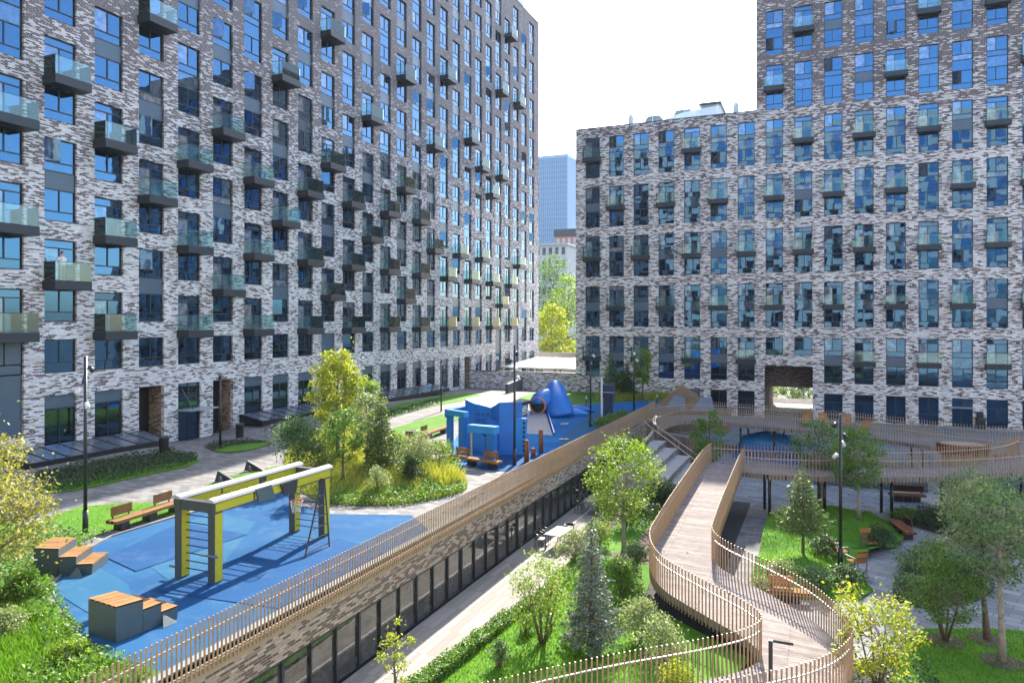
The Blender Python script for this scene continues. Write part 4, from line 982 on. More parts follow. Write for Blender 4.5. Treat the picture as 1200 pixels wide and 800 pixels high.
# ================================================================== FURNITURE
def long_bench(label, loc, rz, L=4., backs=((.55, 1.5), (2.5, 3.5)), group='long wooden benches', wm='wood'):
    """long slatted bench, seat along +x, backrests on the +y edge"""
    t = thing('bench', label, 'bench', loc, rz, group); mb = MB()
    for k in range(4): mb.box(0, L, -.27 + k*.137, -.27 + k*.137 + .125, .38, .45)
    mb.box(0, L, -.262, .262, .33, .375); mb.build('seat', M[wm], t, world=False)
    for a, b in backs:
        mb = MB(); [mb.box(a, b, .2, .24, .55 + q*.125, .66 + q*.125) for q in range(3)]; q_ = mb.build('backrest', M[wm], t, world=False)
        mb = MB(); [mb.bar((xx, .26, .38), (xx, .27, .92), .05, .03) for xx in (a + .12, b - .12)]; s_ = mb.build('bracket', M['black'], q_, world=False)
    for a in (.3, L/2 - .2, L - .7):
        mb = MB(); mb.box(a, a + .4, -.2, .2, 0, .33); mb.build('leg', M['black'], t, world=False)
    return t
def ang(p, q): return math.atan2(q[1] - p[1], q[0] - p[0])
def bench_px(p, q, z, label, backs, flip=False, wm='wood', dz=.0, Lx=None):
    a = gp(*p, z); b = gp(*q, z); zz = (zd(*a) if z else 0.) + dz
    if flip: a, b = b, a
    L_ = math.hypot(b[0] - a[0], b[1] - a[1]); return long_bench(label, (a[0], a[1], zz), ang(a, b), Lx or L_, backs, wm=wm)
bench_px((130, 624), (216, 596), 2.8, 'long wooden bench between lawn and near blue playground, by the grey gym frame', ((.2, 1.2), (2.3, 3.3)))
bench_px((522, 541), (586, 550), 2.8, 'long sunlit wooden bench in front of the blue play maze', ((.6, 1.6), (2.6, 3.6)))
bench_px((478, 522), (523, 506), 2.8, 'long wooden bench on the far grass left of the blue play maze', ((.1, 1.2), (2.4, 3.4)))
bench_px((898, 702), (948, 706), 0., 'wooden bench seen over the slat railing of the landing', ((.1, 1.0),), wm='woodorange')
bench_px((1047, 618), (1068, 634), 0., 'dark wooden bench on the paving right of the mound with armchairs', ((1.0, 1.9),), wm='woodred')
bench_px((1042, 586), (1084, 588), 0., 'dark wooden bench in the shade under the footbridge', ((.1, 2.0),), wm='woodred')
t = thing('planter', 'long dark raised planter in the shade behind the bench under the footbridge', 'planter', (*gp(1040, 578, 0), 0)); x, y = t.location.x, t.location.y
mb = MB(); mb.box(x - 5, x + 2.4, y + 1.2, y + 3.2, 0, 1.0); mb.build('body', M['teal'], t); mb = MB(); mb.box(x - 4.9, x + 2.3, y + 1.3, y + 3.1, 1.0, 1.03); mb.build('soil', M['soil'], t)
def armchair(label, loc, rz, group='wooden garden armchairs', wm='woodorange'):
    t = thing('armchair', label, 'chair', loc, rz, group)
    mb = MB(); [mb.box(-.28, .28, -.26 + k*.11, -.17 + k*.11, .40, .43) for k in range(5)]; mb.build('seat', M[wm], t, world=False)
    mb = MB(); [mb.extr([(-.27 + k*.11, .28, .46), (-.19 + k*.11, .28, .46), (-.19 + k*.11, .42, .92), (-.27 + k*.11, .42, .92)], (0, .025, 0)) for k in range(5)]; mb.box(-.28, .28, .415, .45, .9, .96); mb.build('backrest', M[wm], t, world=False)
    for s_ in (-1, 1):
        mb = MB(); x = s_*.31; mb.bar((x, -.26, 0), (x, -.26, .64), .035, .035); mb.bar((x, .3, 0), (x, .32, .64), .035, .035); mb.bar((x, -.28, .65), (x, .34, .65), .05, .03); mb.build('frame', M['greymetal'], t, world=False)
    return t
ac = [((1003, 668), -2.5, 'wooden armchair at the edge of the mulch beside the garden lamp post, facing away'), ((1020, 645), .5, 'wooden armchair facing the lamp post at the foot of the grass mound'), ((984, 655), 2.0, 'wooden armchair half hidden behind the garden lamp post')]
for p, rz, lab in ac: armchair(lab, (*gp(*p, 0), 0), rz)
t0 = thing('sun_lounger', '', 'lounger', (0, 0, 0), 0, 'orange loungers on the far footbridge'); mb = MB(); [mb.box(-.35 + k*.12, -.25 + k*.12, -.9, .3, .3, .34) for k in range(6)]; mb.build('seat', M['woodorange'], t0, world=False)
mb = MB(); [mb.extr([(-.35 + k*.12, .3, .32), (-.25 + k*.12, .3, .32), (-.25 + k*.12, .72, 1.05), (-.35 + k*.12, .72, 1.05)], (0, .04, 0)) for k in range(6)]; mb.build('backrest', M['woodorange'], t0, world=False)
for x in (-.32, .32):
    mb = MB(); mb.bar((x, -.85, 0), (x, -.85, .3), .05, .05); mb.bar((x, .25, 0), (x, .25, .3), .05, .05); mb.build('leg', M['greymetal'], t0, world=False)
lo_ = [(943, 492, -.3, 'leftmost orange wooden lounger on the far footbridge'), (966, 494, .2, 'orange wooden lounger with a wide back, second from the left on the far footbridge'), (991, 496, -.1, 'orange wooden lounger beside the lamp post on the far footbridge'), (1011, 503, -.5, 'tilted orange wooden lounger on the far footbridge just right of the lamp post')]
for i, (x, y, rz, lab) in enumerate(lo_):
    p = gp(x, y + 6, 2.5)
    if i == 0: t0.location = (*p, 2.5); t0.rotation_euler.z = rz; t0['label'] = lab
    else: dup(t0, (*p, 2.5), rz, lab)
# planter bed with orange timber rim on the right of the footbridges
t = thing('timber_planter', 'low round planter with reddish timber sides between the two footbridges', 'planter', (8.2, 53.6, 0)); mb = MB(); pts = [(8.4 + 1.5*math.cos(a*.3), 54.2 + 1.0*math.sin(a*.3)) for a in range(21)]; mb.prism(pts, 2.5, 3.1); mb.build('rim', M['woodred'], t); mb = MB(); mb.prism([(8.4 + (p[0] - 8.4)*.85, 54.2 + (p[1] - 54.2)*.85) for p in pts], 0, 3.13); mb.build('soil', M['bronze'], t)
# tables and chairs on the walkway
def table(label, loc, rz, L_=1.7, W=.85):
    t = thing('table', label, 'table', loc, rz, 'tables beside the pavilion'); mb = MB(); mb.box(-W/2, W/2, -L_/2, L_/2, .70, .745); mb.build('tabletop', M['tabletop'], t, world=False)
    for x in (-W/2 + .05, W/2 - .05):
        for y in (-L_/2 + .06, L_/2 - .06): mb = MB(); mb.bar((x, y, 0), (x, y, .70), .045, .045); mb.build('leg', M['greymetal'], t, world=False)
    return t
def chair(label, loc, rz):
    t = thing('chair', label, 'chair', loc, rz, 'dark chairs at the pavilion tables'); mb = MB(); mb.box(-.22, .22, -.22, .22, .43, .46); mb.build('seat', M['black'], t, world=False)
    mb = MB(); mb.tube([(-.23, .0, .66), (-.24, .2, .7), (-.1, .27, .76), (.1, .27, .76), (.24, .2, .7), (.23, .0, .66)], .025, 6); mb.box(-.16, .16, .25, .28, .62, .78); mb.build('backrest', M['black'], t, world=False)
    for x in (-.2, .2):
        for y in (-.2, .2): mb = MB(); mb.bar((x, y, 0), (x*.95, y*.95, .66 if y > 0 else .43), .03, .03); mb.build('leg', M['black'], t, world=False)
    return t
tx, ty = gp(655, 640, 0.); table('pale rectangular table near the glass panes in the middle of the walkway', (tx, ty, .012), R(-4), 1.6)
chair('dark chair at the left near corner of the nearer walkway table', (tx - .75, ty - .55, .012), R(80)); chair('dark chair at the left far corner of the nearer walkway table', (tx - .8, ty + .3, .012), R(95)); chair('dark chair pushed under the far end of the nearer walkway table', (tx + .1, ty + 1.25, .012), R(5))
tx, ty = gp(700, 600, 0.); tx -= .2; table('pale rectangular table at the far end of the walkway by the yellow-green tree', (tx, ty, .012), R(0), 1.6)
chair('dark chair left of the farther walkway table', (tx - .75, ty - .4, .012), R(85)); chair('dark chair at the far end of the farther walkway table', (tx - .7, ty + .6, .012), R(100))

# ================================================================== GYM FRAME
gx0, gx1, gy0, gy1 = -18.85, -17.45, 17.25, 22.65; zt = 5.02
gym = thing('outdoor_gym', 'grey and yellow gym frame with rungs, ladder and hoop on the near blue playground', 'climbing frame', (-18, 20, 2.8))
for x in (gx0, gx1):
    for y in (gy0, gy1):
        mb = MB(); mb.box(x - .13, x + .13, y - .17, y + .02, 2.82, zt); mb.build('post', M['gymgrey'], gym, bevel=.01)
        mb = MB(); mb.box(x - .115, x + .115, y + .025, y + .2, 2.83, zt); mb.box(x - .137, x + .137, y - .13, y + .17, 2.88, zt - .03, 1); mb.build('post_cladding', [M['teal'], M['yellow']], gym)
for x in (gx0, gx1):
    mb = MB(); mb.box(x - .14, x + .14, gy0 - .2, gy1 + .25, zt + .002, zt + .34); mb.build('beam', M['gymgrey'], gym)
    mb = MB(); mb.extr([(x - .2, gy0 - .25, zt + .345), (x + .2, gy0 - .25, zt + .345), (x + .17, gy0 - .25, zt + .42), (x, gy0 - .25, zt + .47), (x - .17, gy0 - .25, zt + .42)], (0, gy1 - gy0 + .55, 0)); mb.build('beam_cap', M['lightgrey'], gym)
    mb = MB()
    for a, b in ((gy0 - .12, gy0 + 1.5), (gy0 + 1.58, gy0 + 3.3), (gy0 + 3.7, gy1 + .2)):
        mb.box(x + .142, x + .152, a, b, zt + .04, zt + .30); mb.box(x - .152, x - .142, a, b, zt + .04, zt + .30)
    mb.build('beam_panel', M['yellow'], gym)
mb = MB(); mb.box(gx0 + .14, gx1 - .14, gy0 - .19, gy0 + .02, zt + .01, zt + .33); mb.box(gx0 + .14, gx1 - .14, gy1 - .1, gy1 + .12, zt + .01, zt + .33); mb.build('crossbeam', M['gymgrey'], gym)
for y in (gy0 + .05, gy1 - .05):
    for k in range(8 if y < 20 else 6): mb = MB(); mb.tube([(gx0 + .1, y, 3.1 + k*.245), (gx1 - .1, y, 3.1 + k*.245)], .018, 6); mb.build('rung', M['black'], gym)
for k in range(11): mb = MB(); mb.tube([(gx0 + .1, gy0 + .6 + k*.42, zt + .12), (gx1 - .1, gy0 + .6 + k*.42, zt + .12)], .022, 6); mb.build('overhead_bar', M['yellow'], gym)
mb = MB(); lx, ly, lz = gp(357, 655, 2.8)[0], gp(357, 655, 2.8)[1], 2.82; ux, uy = gp(386, 641, 2.8)
mb.bar((lx, ly, lz), (gx1 + .3, gy1 - .5, zt + .05), .05, .05); mb.bar((ux, uy, lz), (gx1 + .3, gy1 - .35, zt + .05), .05, .05)
for k in range(7): f = (k + .4)/7.; a = Vector((lx, ly, lz)).lerp(V(gx1 + .3, gy1 - .5, zt + .05), f); b = Vector((ux, uy, lz)).lerp(V(gx1 + .3, gy1 - .35, zt + .05), f); mb.tube([a, b], .018, 6)
mb.bar((gx1 + .05, gy1 - .4, zt + .05), (gx1 + .36, gy1 - .4, zt + .05), .05, .05); mb.build('ladder', M['black'], gym)
mb = MB(); mb.extr([(gx1 + .17, 20.2, zt - .1), (gx1 + .17, 20.8, zt - .15), (gx1 + .17, 20.9, zt + .3), (gx1 + .17, 20.0, zt + .3)], (.05, 0, 0)); bd = mb.build('hoop_board', M['frame'], gym)
mb = MB(); ring = [(gx1 + .48 + .22*math.cos(a*math.pi/8), 20.5 + .22*math.sin(a*math.pi/8), zt - .35) for a in range(17)]; mb.tube(ring, .016, 6, caps=False); h = mb.build('hoop', M['orange'], None); h.parent = bd; shift(h, gym)
mb = MB()
for a in range(10):
    for s_ in (1, -1): mb.tube([(gx1 + .48 + .21*math.cos(a*.628), 20.5 + .21*math.sin(a*.628), zt - .36), (gx1 + .48 + .14*math.cos(a*.628 + s_*.6), 20.5 + .14*math.sin(a*.628 + s_*.6), zt - .75)], .006, 4)
h = mb.build('net', M['white'], None); h.parent = bd; shift(h, gym)
mb = MB(); mb.extr([(gx1 + .18, 18.95, zt - .05), (gx1 + .18, 19.75, zt - .1), (gx1 + .18, 19.55, zt + .4), (gx1 + .18, 18.8, zt + .4)], (.04, 0, 0)); mb.build('side_board', M['teal'], gym)
mb = MB(); mb.tube([(gx0 - .16, gy0 - .1, 3.15), (gx0 - .4, gy0 - .1, 3.15)], .05, 8); mb.tube([(gx1 - .35, gy0 - .25, 3.72), (gx1 + .35, gy0 - .25, 3.72)], .04, 8); mb.tube([(gx1 + .16, gy0 - .12, 3.72), (gx1 + .16, gy0 - .3, 3.72)], .03, 6); mb.build('handle', M['steel'], gym)
for i, (p, lab) in enumerate((((262, 566), 'dark triangular balance board standing on grass, nearest the gym frame end'), ((296, 553), 'dark triangular balance board on grass, farther from the gym frame'))):
    x, y = gu(*p); t = thing('balance_board', lab, 'play board', (x, y, 2.83), 0, 'triangular boards behind the gym frame'); mb = MB(); mb.extr([(-.6, 0, 0), (.6, .3, 0), (-.5, .1, .55)], (.03, .12, 0)); mb.build('board', M['frame'], t, world=False); mb = MB(); mb.extr([(-.25, -.12, 0), (.05, -.12, 0), (-.2, -.05, .3)], (0, .1, 0)); mb.build('foot', M['gymgrey'], t, world=False)
def step_box(label, loc, rz, s=1.0):
    """three descending timber-topped boxes, going down along +x"""
    t = thing('step_box', label, 'jump boxes', loc, rz, 'timber topped jump boxes')
    for x0, x1, h in ((0, .72, .82), (.74, 1.25, .55), (1.27, 1.75, .30)):
        mb = MB(); mb.extr([(x0, -.6, 0), (x1, -.6, 0), (x1 + .02, -.6, h), (x0, -.6, h + (.05 if x0 == 0 else 0))], (0, 1.2, 0)); b = mb.build('box', M['teal'], t, world=False)
        mb = MB(); e = .05 if x0 == 0 else 0
        for k in range(5): mb.extr([(x0, -.6 + k*.24, h + e + .004), (x1 + .02, -.6 + k*.24, h + .004), (x1 + .02, -.6 + k*.24, h + .045), (x0, -.6 + k*.24, h + e + .045)], (0, .225, 0))
        mb.build('timber_top', M['wood'], b, world=False)
    mb = MB(); mb.extr([(1.15, -.85, .0), (1.55, -.85, .0), (1.3, -.62, .25)], (.02, .02, .02)); mb.build('fin', M['teal'], t, world=False)
    return t
step_box('nearer timber topped step boxes at the front corner of the near blue playground', (-17.1, 13.1, 2.82), R(84)); step_box('farther timber topped step boxes half hidden by the left yellow tree', (-23.5, 15.9, 2.82), R(30))
# kiosk, skylights, ramp wall
t = thing('vent_kiosk', 'low brick vent house with a white slatted flat roof beside the far playground', 'kiosk', (-26, 62, 2.8)); P0, P1, P2, P3 = gu(555, 489), gu(591, 497), gu(619, 490), gu(575, 480)
mb = MB(); mb.prism([P0, P1, P2, P3], 2.6, 4.05); mb.build('wall', M['brickwall'], t)
g = lambda p, q, f: (p[0] + (q[0] - p[0])*f, p[1] + (q[1] - p[1])*f); cx_, cy_ = [sum(v)/4 for v in zip(P0, P1, P2, P3)]; big = [(cx_ + (p[0] - cx_)*1.12, cy_ + (p[1] - cy_)*1.12) for p in (P0, P1, P2, P3)]
mb = MB(); mb.prism(big, 4.06, 4.3); mb.build('roof_frame', M['frame'], t); mb = MB()
for k in range(14): f0, f1 = (k + .08)/14, (k + .86)/14; mb.prism([g(big[0], big[3], f0), g(big[1], big[2], f0), g(big[1], big[2], f1), g(big[0], big[3], f1)], 4.302, 4.34)
mb.build('roof_slats', M['kioskroof'], t)
def skylight(label, pts, n):
    t = thing('skylight', label, 'skylight', (pts[0][0], pts[0][1], 2.8), 0, 'sloping glass lightwell covers along the left block'); a, b = pts; mb = MB(); y0, y1, x0, x1 = a[1], b[1], a[0], b[0]
    mb.extr([(x0, y0, 2.7), (x1, y0, 2.7), (x1, y0, 3.08), (x0, y0, 3.5)], (0, y1 - y0, 0)); mb.build('plinth', M['black'], t)
    for k in range(n):
        ya, yb_ = y0 + (y1 - y0)*(k + .03)/n, y0 + (y1 - y0)*(k + .97)/n; mb = MB(); mb.poly([(x0 + .03, ya, 3.51), (x1 - .05, ya, 3.10), (x1 - .05, yb_, 3.10), (x0 + .03, yb_, 3.51)]); mb.build('pane', M['skyglass'], t)
    mb = MB(); [mb.bar((x0 + .02, y0 + (y1 - y0)*k/n, 3.53), (x1 - .02, y0 + (y1 - y0)*k/n, 3.11), .06, .04) for k in range(n + 1)]; mb.build('glazing_bar', M['frame'], t)
skylight('sloping glass lightwell cover behind the left yellow tree, in front of the brick block', ((-42.95, 26.4), (-40.3, 35.8)), 8)
skylight('sloping glass lightwell cover behind the parked bicycles, middle of the left block', ((-42.95, 45.0), (-40.6, 57.0)), 10)
skylight('sloping glass lightwell cover behind the yellow-green tree, far part of the left block', ((-42.95, 59.2), (-40.4, 76.0)), 14)
t = thing('ramp_wall', 'dark low ramp wall with railing at the far end of the left block', 'wall', (-40, 84, 2)); mb = MB(); a = gu(594, 461); b = gu(631, 452); mb.bar((a[0], a[1], 2.6), (b[0] - 1, b[1] + 4, 3.0), .4, 1.6); mb.build('wall', M['darkpanel'], t); mb = MB(); mb.bar((a[0], a[1], 3.6), (b[0] - 1, b[1] + 4, 4.1), .08, .08); [mb.bar((a[0] + (b[0] - 1 - a[0])*k/6, a[1] + (b[1] + 4 - a[1])*k/6, 3.0), (a[0] + (b[0] - 1 - a[0])*k/6, a[1] + (b[1] + 4 - a[1])*k/6, 3.6 + .5*k/6), .06, .06) for k in range(7)]; mb.build('railing', M['black'], t)
# bins
bn0 = thing('litter_bin', '', 'bin', (0, 0, 0), 0, 'dark litter bins'); mb = MB(); mb.tube([(0, 0, 0), (0, 0, .95)], [.26, .29], 14); mb.build('body', M['black'], bn0, world=False); mb = MB(); mb.tube([(0, 0, .95), (0, 0, 1.02)], [.31, .31], 14); mb.build('lid', M['frame'], bn0, world=False)
BN = [(gu(192, 531), 0, 'dark litter bin at the end of the glass lightwell cover near the entrance'), (gu(281, 512), 0, 'dark litter bin right of the second dark porch of the left block'), (gu(483, 523), 0, 'dark litter bin beside the far bench behind the dark conifer')]
for i, (p, z, lab) in enumerate(BN):
    if i == 0: bn0.location = (*p, zd(*p)); bn0['label'] = lab
    else: dup(bn0, (*p, zd(*p)), 0, lab)
t = thing('litter_bin', 'black square cabinet against the wall right of the entrance door of the right block', 'bin', (15.1, 86.9, 0)); mb = MB(); mb.box(14.6, 15.4, 86.6, 87.2, 0, 1.0); mb.build('body', M['black'], t); mb = MB(); mb.box(14.57, 15.43, 86.57, 87.23, 1.0, 1.06); mb.build('lid', M['frame'], t)
# bicycles
def bicycle(label, loc, rz):
    t = thing('bicycle', label, 'bicycle', loc, rz, 'bicycles by the lightwell cover')
    for x in (-.52, .52):
        mb = MB(); mb.tube([(x + .33*math.cos(a*math.pi/10), 0, .34 + .33*math.sin(a*math.pi/10)) for a in range(21)], .022, 5, caps=False); w = mb.build('wheel', M['black'], t, world=False)
        mb = MB(); [mb.tube([(x, 0, .34), (x + .32*math.cos(a*.785), 0, .34 + .32*math.sin(a*.785))], .004, 4) for a in range(8)]; mb.build('spokes', M['steel'], w, world=False)
    mb = MB(); P = dict(b=(-.05, 0, .3), s=(-.2, 0, .78), h=(.36, 0, .82), r=(-.52, 0, .34), f=(.52, 0, .34))
    for a, b in (('b', 's'), ('s', 'h'), ('b', 'h'), ('b', 'r'), ('s', 'r'), ('h', 'f')): mb.tube([P[a], P[b]], .02, 6)
    mb.build('frame', M['frame'], t, world=False); mb = MB(); mb.box(-.33, -.08, -.06, .06, .86, .91); mb.tube([(-.2, 0, .78), (-.22, 0, .87)], .015, 6); mb.build('saddle', M['black'], t, world=False)
    mb = MB(); mb.tube([(.36, 0, .82), (.33, 0, .98)], .018, 6); mb.tube([(.3, -.27, 1.0), (.33, 0, .98), (.3, .27, 1.0)], .016, 6); mb.build('handlebar', M['black'], t, world=False)
bicycle('dark parked bicycle, left one of the pair by the lightwell cover', (*gu(325, 510), 2.8), R(35)); bicycle('dark parked bicycle, right one of the pair by the lightwell cover', (*gu(333, 508), 2.8), R(50))
# ---------------- person on a balcony
t = thing('person', 'person in a white shirt standing behind the glass of a low balcony at the left', 'person', (-42.3, 29.75, 13.45))
me = bpy.data.meshes.new('body'); J = [(0, 0, .92), (0, 0, 1.12), (0, 0, 1.36), (0, 0, 1.47), (0, .02, 1.60), (0, .02, 1.70), (0, .09, .88), (0, .10, .48), (.01, .10, .06), (.1, .10, .02), (0, -.09, .88), (0, -.10, .48), (.01, -.10, .06), (.1, -.10, .02), (0, .19, 1.38), (.03, .25, 1.12), (.22, .24, 1.02), (.30, .23, 1.02), (0, -.19, 1.38), (.03, -.25, 1.12), (.22, -.24, 1.02), (.30, -.23, 1.02)]
E_ = [(0, 1), (1, 2), (2, 3), (3, 4), (4, 5), (0, 6), (6, 7), (7, 8), (8, 9), (0, 10), (10, 11), (11, 12), (12, 13), (2, 14), (14, 15), (15, 16), (16, 17), (2, 18), (18, 19), (19, 20), (20, 21)]
RD = [.13, .12, .14, .055, .085, .07, .085, .06, .04, .03, .085, .06, .04, .03, .06, .045, .035, .03, .06, .045, .035, .03]
me.from_pydata(J, E_, []); o = bpy.data.objects.new('body', me); C.objects.link(o); o.parent = t; md = o.modifiers.new('skin', 'SKIN'); o.modifiers.new('sub', 'SUBSURF').levels = 1
for i, v in enumerate(me.skin_vertices[0].data if me.skin_vertices else []): v.radius = (RD[i], RD[i])
if not me.skin_vertices:
    bpy.context.view_layer.objects.active = o
me.materials.append(M['skin'])
mb = MB(); mb.tube([(0, 0, .9), (0, 0, 1.12), (0, 0, 1.32), (0, 0, 1.43)], [.17, .165, .18, .09], 12); mb.tube([(0, .17, 1.38), (.03, .245, 1.14)], [.075, .062], 8); mb.tube([(0, -.17, 1.38), (.03, -.245, 1.14)], [.075, .062], 8); mb.build('shirt', M['shirt'], t, world=False, smooth=True)
mb = MB(); mb.tube([(0, .09, .95), (0, .10, .48), (.01, .10, .08)], [.115, .08, .06], 8); mb.tube([(0, -.09, .95), (0, -.10, .48), (.01, -.10, .08)], [.115, .08, .06], 8); mb.build('trousers', M['trousers'], t, world=False, smooth=True)
mb = MB(); mb.tube([(-.03, .02, 1.58), (-.03, .02, 1.68), (-.01, .02, 1.77)], [.085, .1, .05], 10); mb.build('hair', M['hair'], t, world=False, smooth=True)

# ================================================================== FAR PLAYGROUND
pm = thing('play_maze', 'big blue angular play house with frames, holes and niches on the far playground', 'play house', (-19, 42, 2.8)); a0 = gu(560, 522); zz = 2.81
def slab_box(nm, p, q, th, z0, z1, m='bluepaint', za=None):
    mb = MB(); a = Vector((p[0], p[1], 0)); b = Vector((q[0], q[1], 0)); d = (b - a).normalized(); n = Vector((-d.y, d.x, 0))*th
    c = [a, b, b + n, a + n]; zt_ = [z1, za or z1, za or z1, z1]; k = len(mb.v); mb.v += [(v.x, v.y, z0) for v in c] + [(v.x, v.y, z) for v, z in zip(c, zt_)]
    for f in ((0, 3, 2, 1), (4, 5, 6, 7), (0, 1, 5, 4), (1, 2, 6, 5), (2, 3, 7, 6), (3, 0, 4, 7)): mb.f.append(f); mb.m.append(0)
    return mb.build(nm, M[m], pm, bevel=.02)
A = gu(523, 532); B = gu(537, 536); Cc = gu(545, 526); D = gu(585, 534); E2 = gu(604, 531); G2 = gu(616, 528)
# portal frame at the left
slab_box('post', A, (A[0] + .35, A[1] + .02), .35, zz, 5.2); slab_box('post', B, (B[0] + .4, B[1] + .02), .35, zz, 5.2); slab_box('lintel', A, (B[0] + .4, B[1] + .02), .36, 5.21, 5.55, 'bluepaint2')
slab_box('lintel', (A[0], A[1] + .4), (Cc[0] - .1, Cc[1] + 1.4), .35, 5.0, 5.5)
# main house
slab_box('wall', Cc, (Cc[0] + .75, Cc[1] - .05), 1.6, zz, 6.0, za=5.75); slab_box('wall', (Cc[0] + .76, Cc[1] - .05), (Cc[0] + 1.9, Cc[1] - .1), 1.5, zz + 1.7, 5.75, za=5.55); slab_box('wall', (Cc[0] + .76, Cc[1] + 1.3), (Cc[0] + 1.9, Cc[1] + 1.25), .3, zz, zz + 1.7, 'bluepaint2')
slab_box('wall', (Cc[0] + 1.91, Cc[1] - .12), (D[0], D[1]), 1.5, zz, 5.6, za=6.05); slab_box('wall', (D[0] + .02, D[1] + .1), (E2[0] - .3, E2[1] + .4), 1.0, zz, 4.9, za=5.0)
slab_box('wall', (E2[0] + .1, E2[1] - .5), (E2[0] + .85, E2[1] - .4), .3, zz, 5.05, 'bluepaint2')
mb = MB(); [mb.tube([(E2[0] + .78, E2[1] - .53, zz + .3 + k*.28), (E2[0] + .78, E2[1] - .51, zz + .3 + k*.28)], .085, 8) for k in range(7)]; mb.build('climbing_hole', M['black'], pm)
mb = MB(); [mb.tube([(Cc[0] + 1.0 + (k % 4)*.34, Cc[1] - .16, 4.75 + (k//4)*.35), (Cc[0] + 1.0 + (k % 4)*.34, Cc[1] - .10, 4.75 + (k//4)*.35)], .06, 8) for k in range(8)]; mb.build('peep_hole', M['black'], pm)
# low table frame in front
Fp = gu(551, 541); Gp = gu(574, 544)
slab_box('post', Fp, (Fp[0] + .1, Fp[1]), .12, zz, 4.5, 'lightgrey'); slab_box('lintel', (Fp[0] - .2, Fp[1]), (Gp[0] + .3, Gp[1]), .55, 4.5, 4.95, 'bluepaint2'); slab_box('post', (Gp[0] - .25, Gp[1]), (Gp[0] + .25, Gp[1]), .5, zz, 4.49)
slab_box('side_panel', (Cc[0] + .9, Cc[1] - .6), (Cc[0] + 1.75, Cc[1] - .65), .08, zz, zz + 1.5, 'bluepaint2', zz + .9)
# whale slide
ws = thing('whale_slide', 'blue whale shaped tunnel with an orange rimmed mouth and a wide steel slide', 'slide', (-19, 53, 2.8))
def blob(nm, path, rads, m, n=16, sq=1.0):
    mb = MB(); mb.tube(path, rads, n, 0, True); mb.build(nm, M[m], ws, smooth=True)
mx, my = gu(632, 488)
blob('head', curve([V(mx, my - .35, 3.78), V(mx + .02, my + .5, 3.95), V(mx + .4, my + 1.8, 4.15), V(mx + .9, my + 3.0, 3.7)], 4), [.72, .80, .88, .95, 1.0, 1.02, 1.0, .97, .98, 1.0, .95, .85, .7], 'bluepaint')
blob('body', curve([V(mx + .25, my + 3.4, 5.35), V(mx + .5, my + 2.6, 4.9), V(mx + .95, my + 1.6, 4.1), V(mx + 1.35, my + 1.0, 3.3), V(mx + 1.6, my + .8, 2.6)], 4), [.16, .52, .68, .78, .86, .93, 1.0, 1.06, 1.13, 1.19, 1.24, 1.27, 1.3, 1.32, 1.32, 1.3, 1.28], 'bluepaint', 18)
mb = MB()
for q, (f, rr_2) in enumerate(((.35, .70), (.6, .92), (.85, 1.12))):
    c_ = V(mx + .5, my + 2.6, 5.0).lerp(V(mx + 1.35, my + 1.0, 3.3), f); mb.tube([(c_.x + (rr_2 + .02)*math.cos(a*math.pi/12), c_.y + .55*(rr_2 + .02)*math.sin(a*math.pi/12) - .0, c_.z + .83*(rr_2 + .02)*math.sin(a*math.pi/12)) for a in range(25)], .03, 5, caps=False)
mb.build('seam', M['bluepaint2'], ws, smooth=True)
blob('tail_fin', curve([V(mx + 1.9, my + 1.8, 2.95), V(mx + 2.8, my + 2.2, 3.0), V(mx + 3.7, my + 2.3, 2.92)], 3), [.5, .45, .4, .35, .27, .18, .1], 'bluepaint2', 10)
blob('tail_fin', curve([V(mx + 1.6, my + 3.4, 3.0), V(mx + 2.6, my + 4.4, 3.0), V(mx + 3.5, my + 4.8, 2.9)], 3), [.5, .45, .4, .33, .25, .18, .1], 'bluepaint', 10)
mb = MB(); mb.tube([(mx + .68*math.cos(a*math.pi/10), my - .40, 3.78 + .68*math.sin(a*math.pi/10)) for a in range(21)], .085, 8, caps=False); mb.build('mouth_rim', M['orange'], ws, smooth=True)
mb = MB(); mb.tube([(mx, my - .385, 3.78), (mx, my - .34, 3.78)], .66, 16); mb.build('mouth', M['black'], ws)
mb = MB(); s0, s1 = gu(614, 508), gu(648, 510)
for k in range(8):
    f0, f1 = k/8, (k + 1)/8; e = lambda f: f*f*(3 - 2*f)
    row = lambda f: [(mx - .72 - (mx - .72 - s0[0])*f, my - .42 - (my - .42 - s0[1])*f, 3.2 - .38*e(f)), (mx + .72 + (s1[0] - mx - .72)*f, my - .42 + (s1[1] - my + .42)*f, 3.2 - .38*e(f))]
    a, b = row(f0), row(f1); mb.extr([a[0], a[1], b[1], b[0]], (0, 0, -.04))
mb.build('slide_chute', M['steel'], ws)
mb = MB(); mb.extr([(mx - .85, my - .2, 2.8), (mx - .85, my - .2, 3.3), (s0[0] - .1, s0[1], 3.0), (s0[0] - .1, s0[1], 2.8)], (.1, 0, 0)); mb.extr([(mx + .8, my - .2, 2.8), (mx + .8, my - .2, 3.3), (s1[0] + .05, s1[1], 3.0), (s1[0] + .05, s1[1], 2.8)], (.1, 0, 0)); mb.build('slide_cheek', M['bluepaint'], ws)
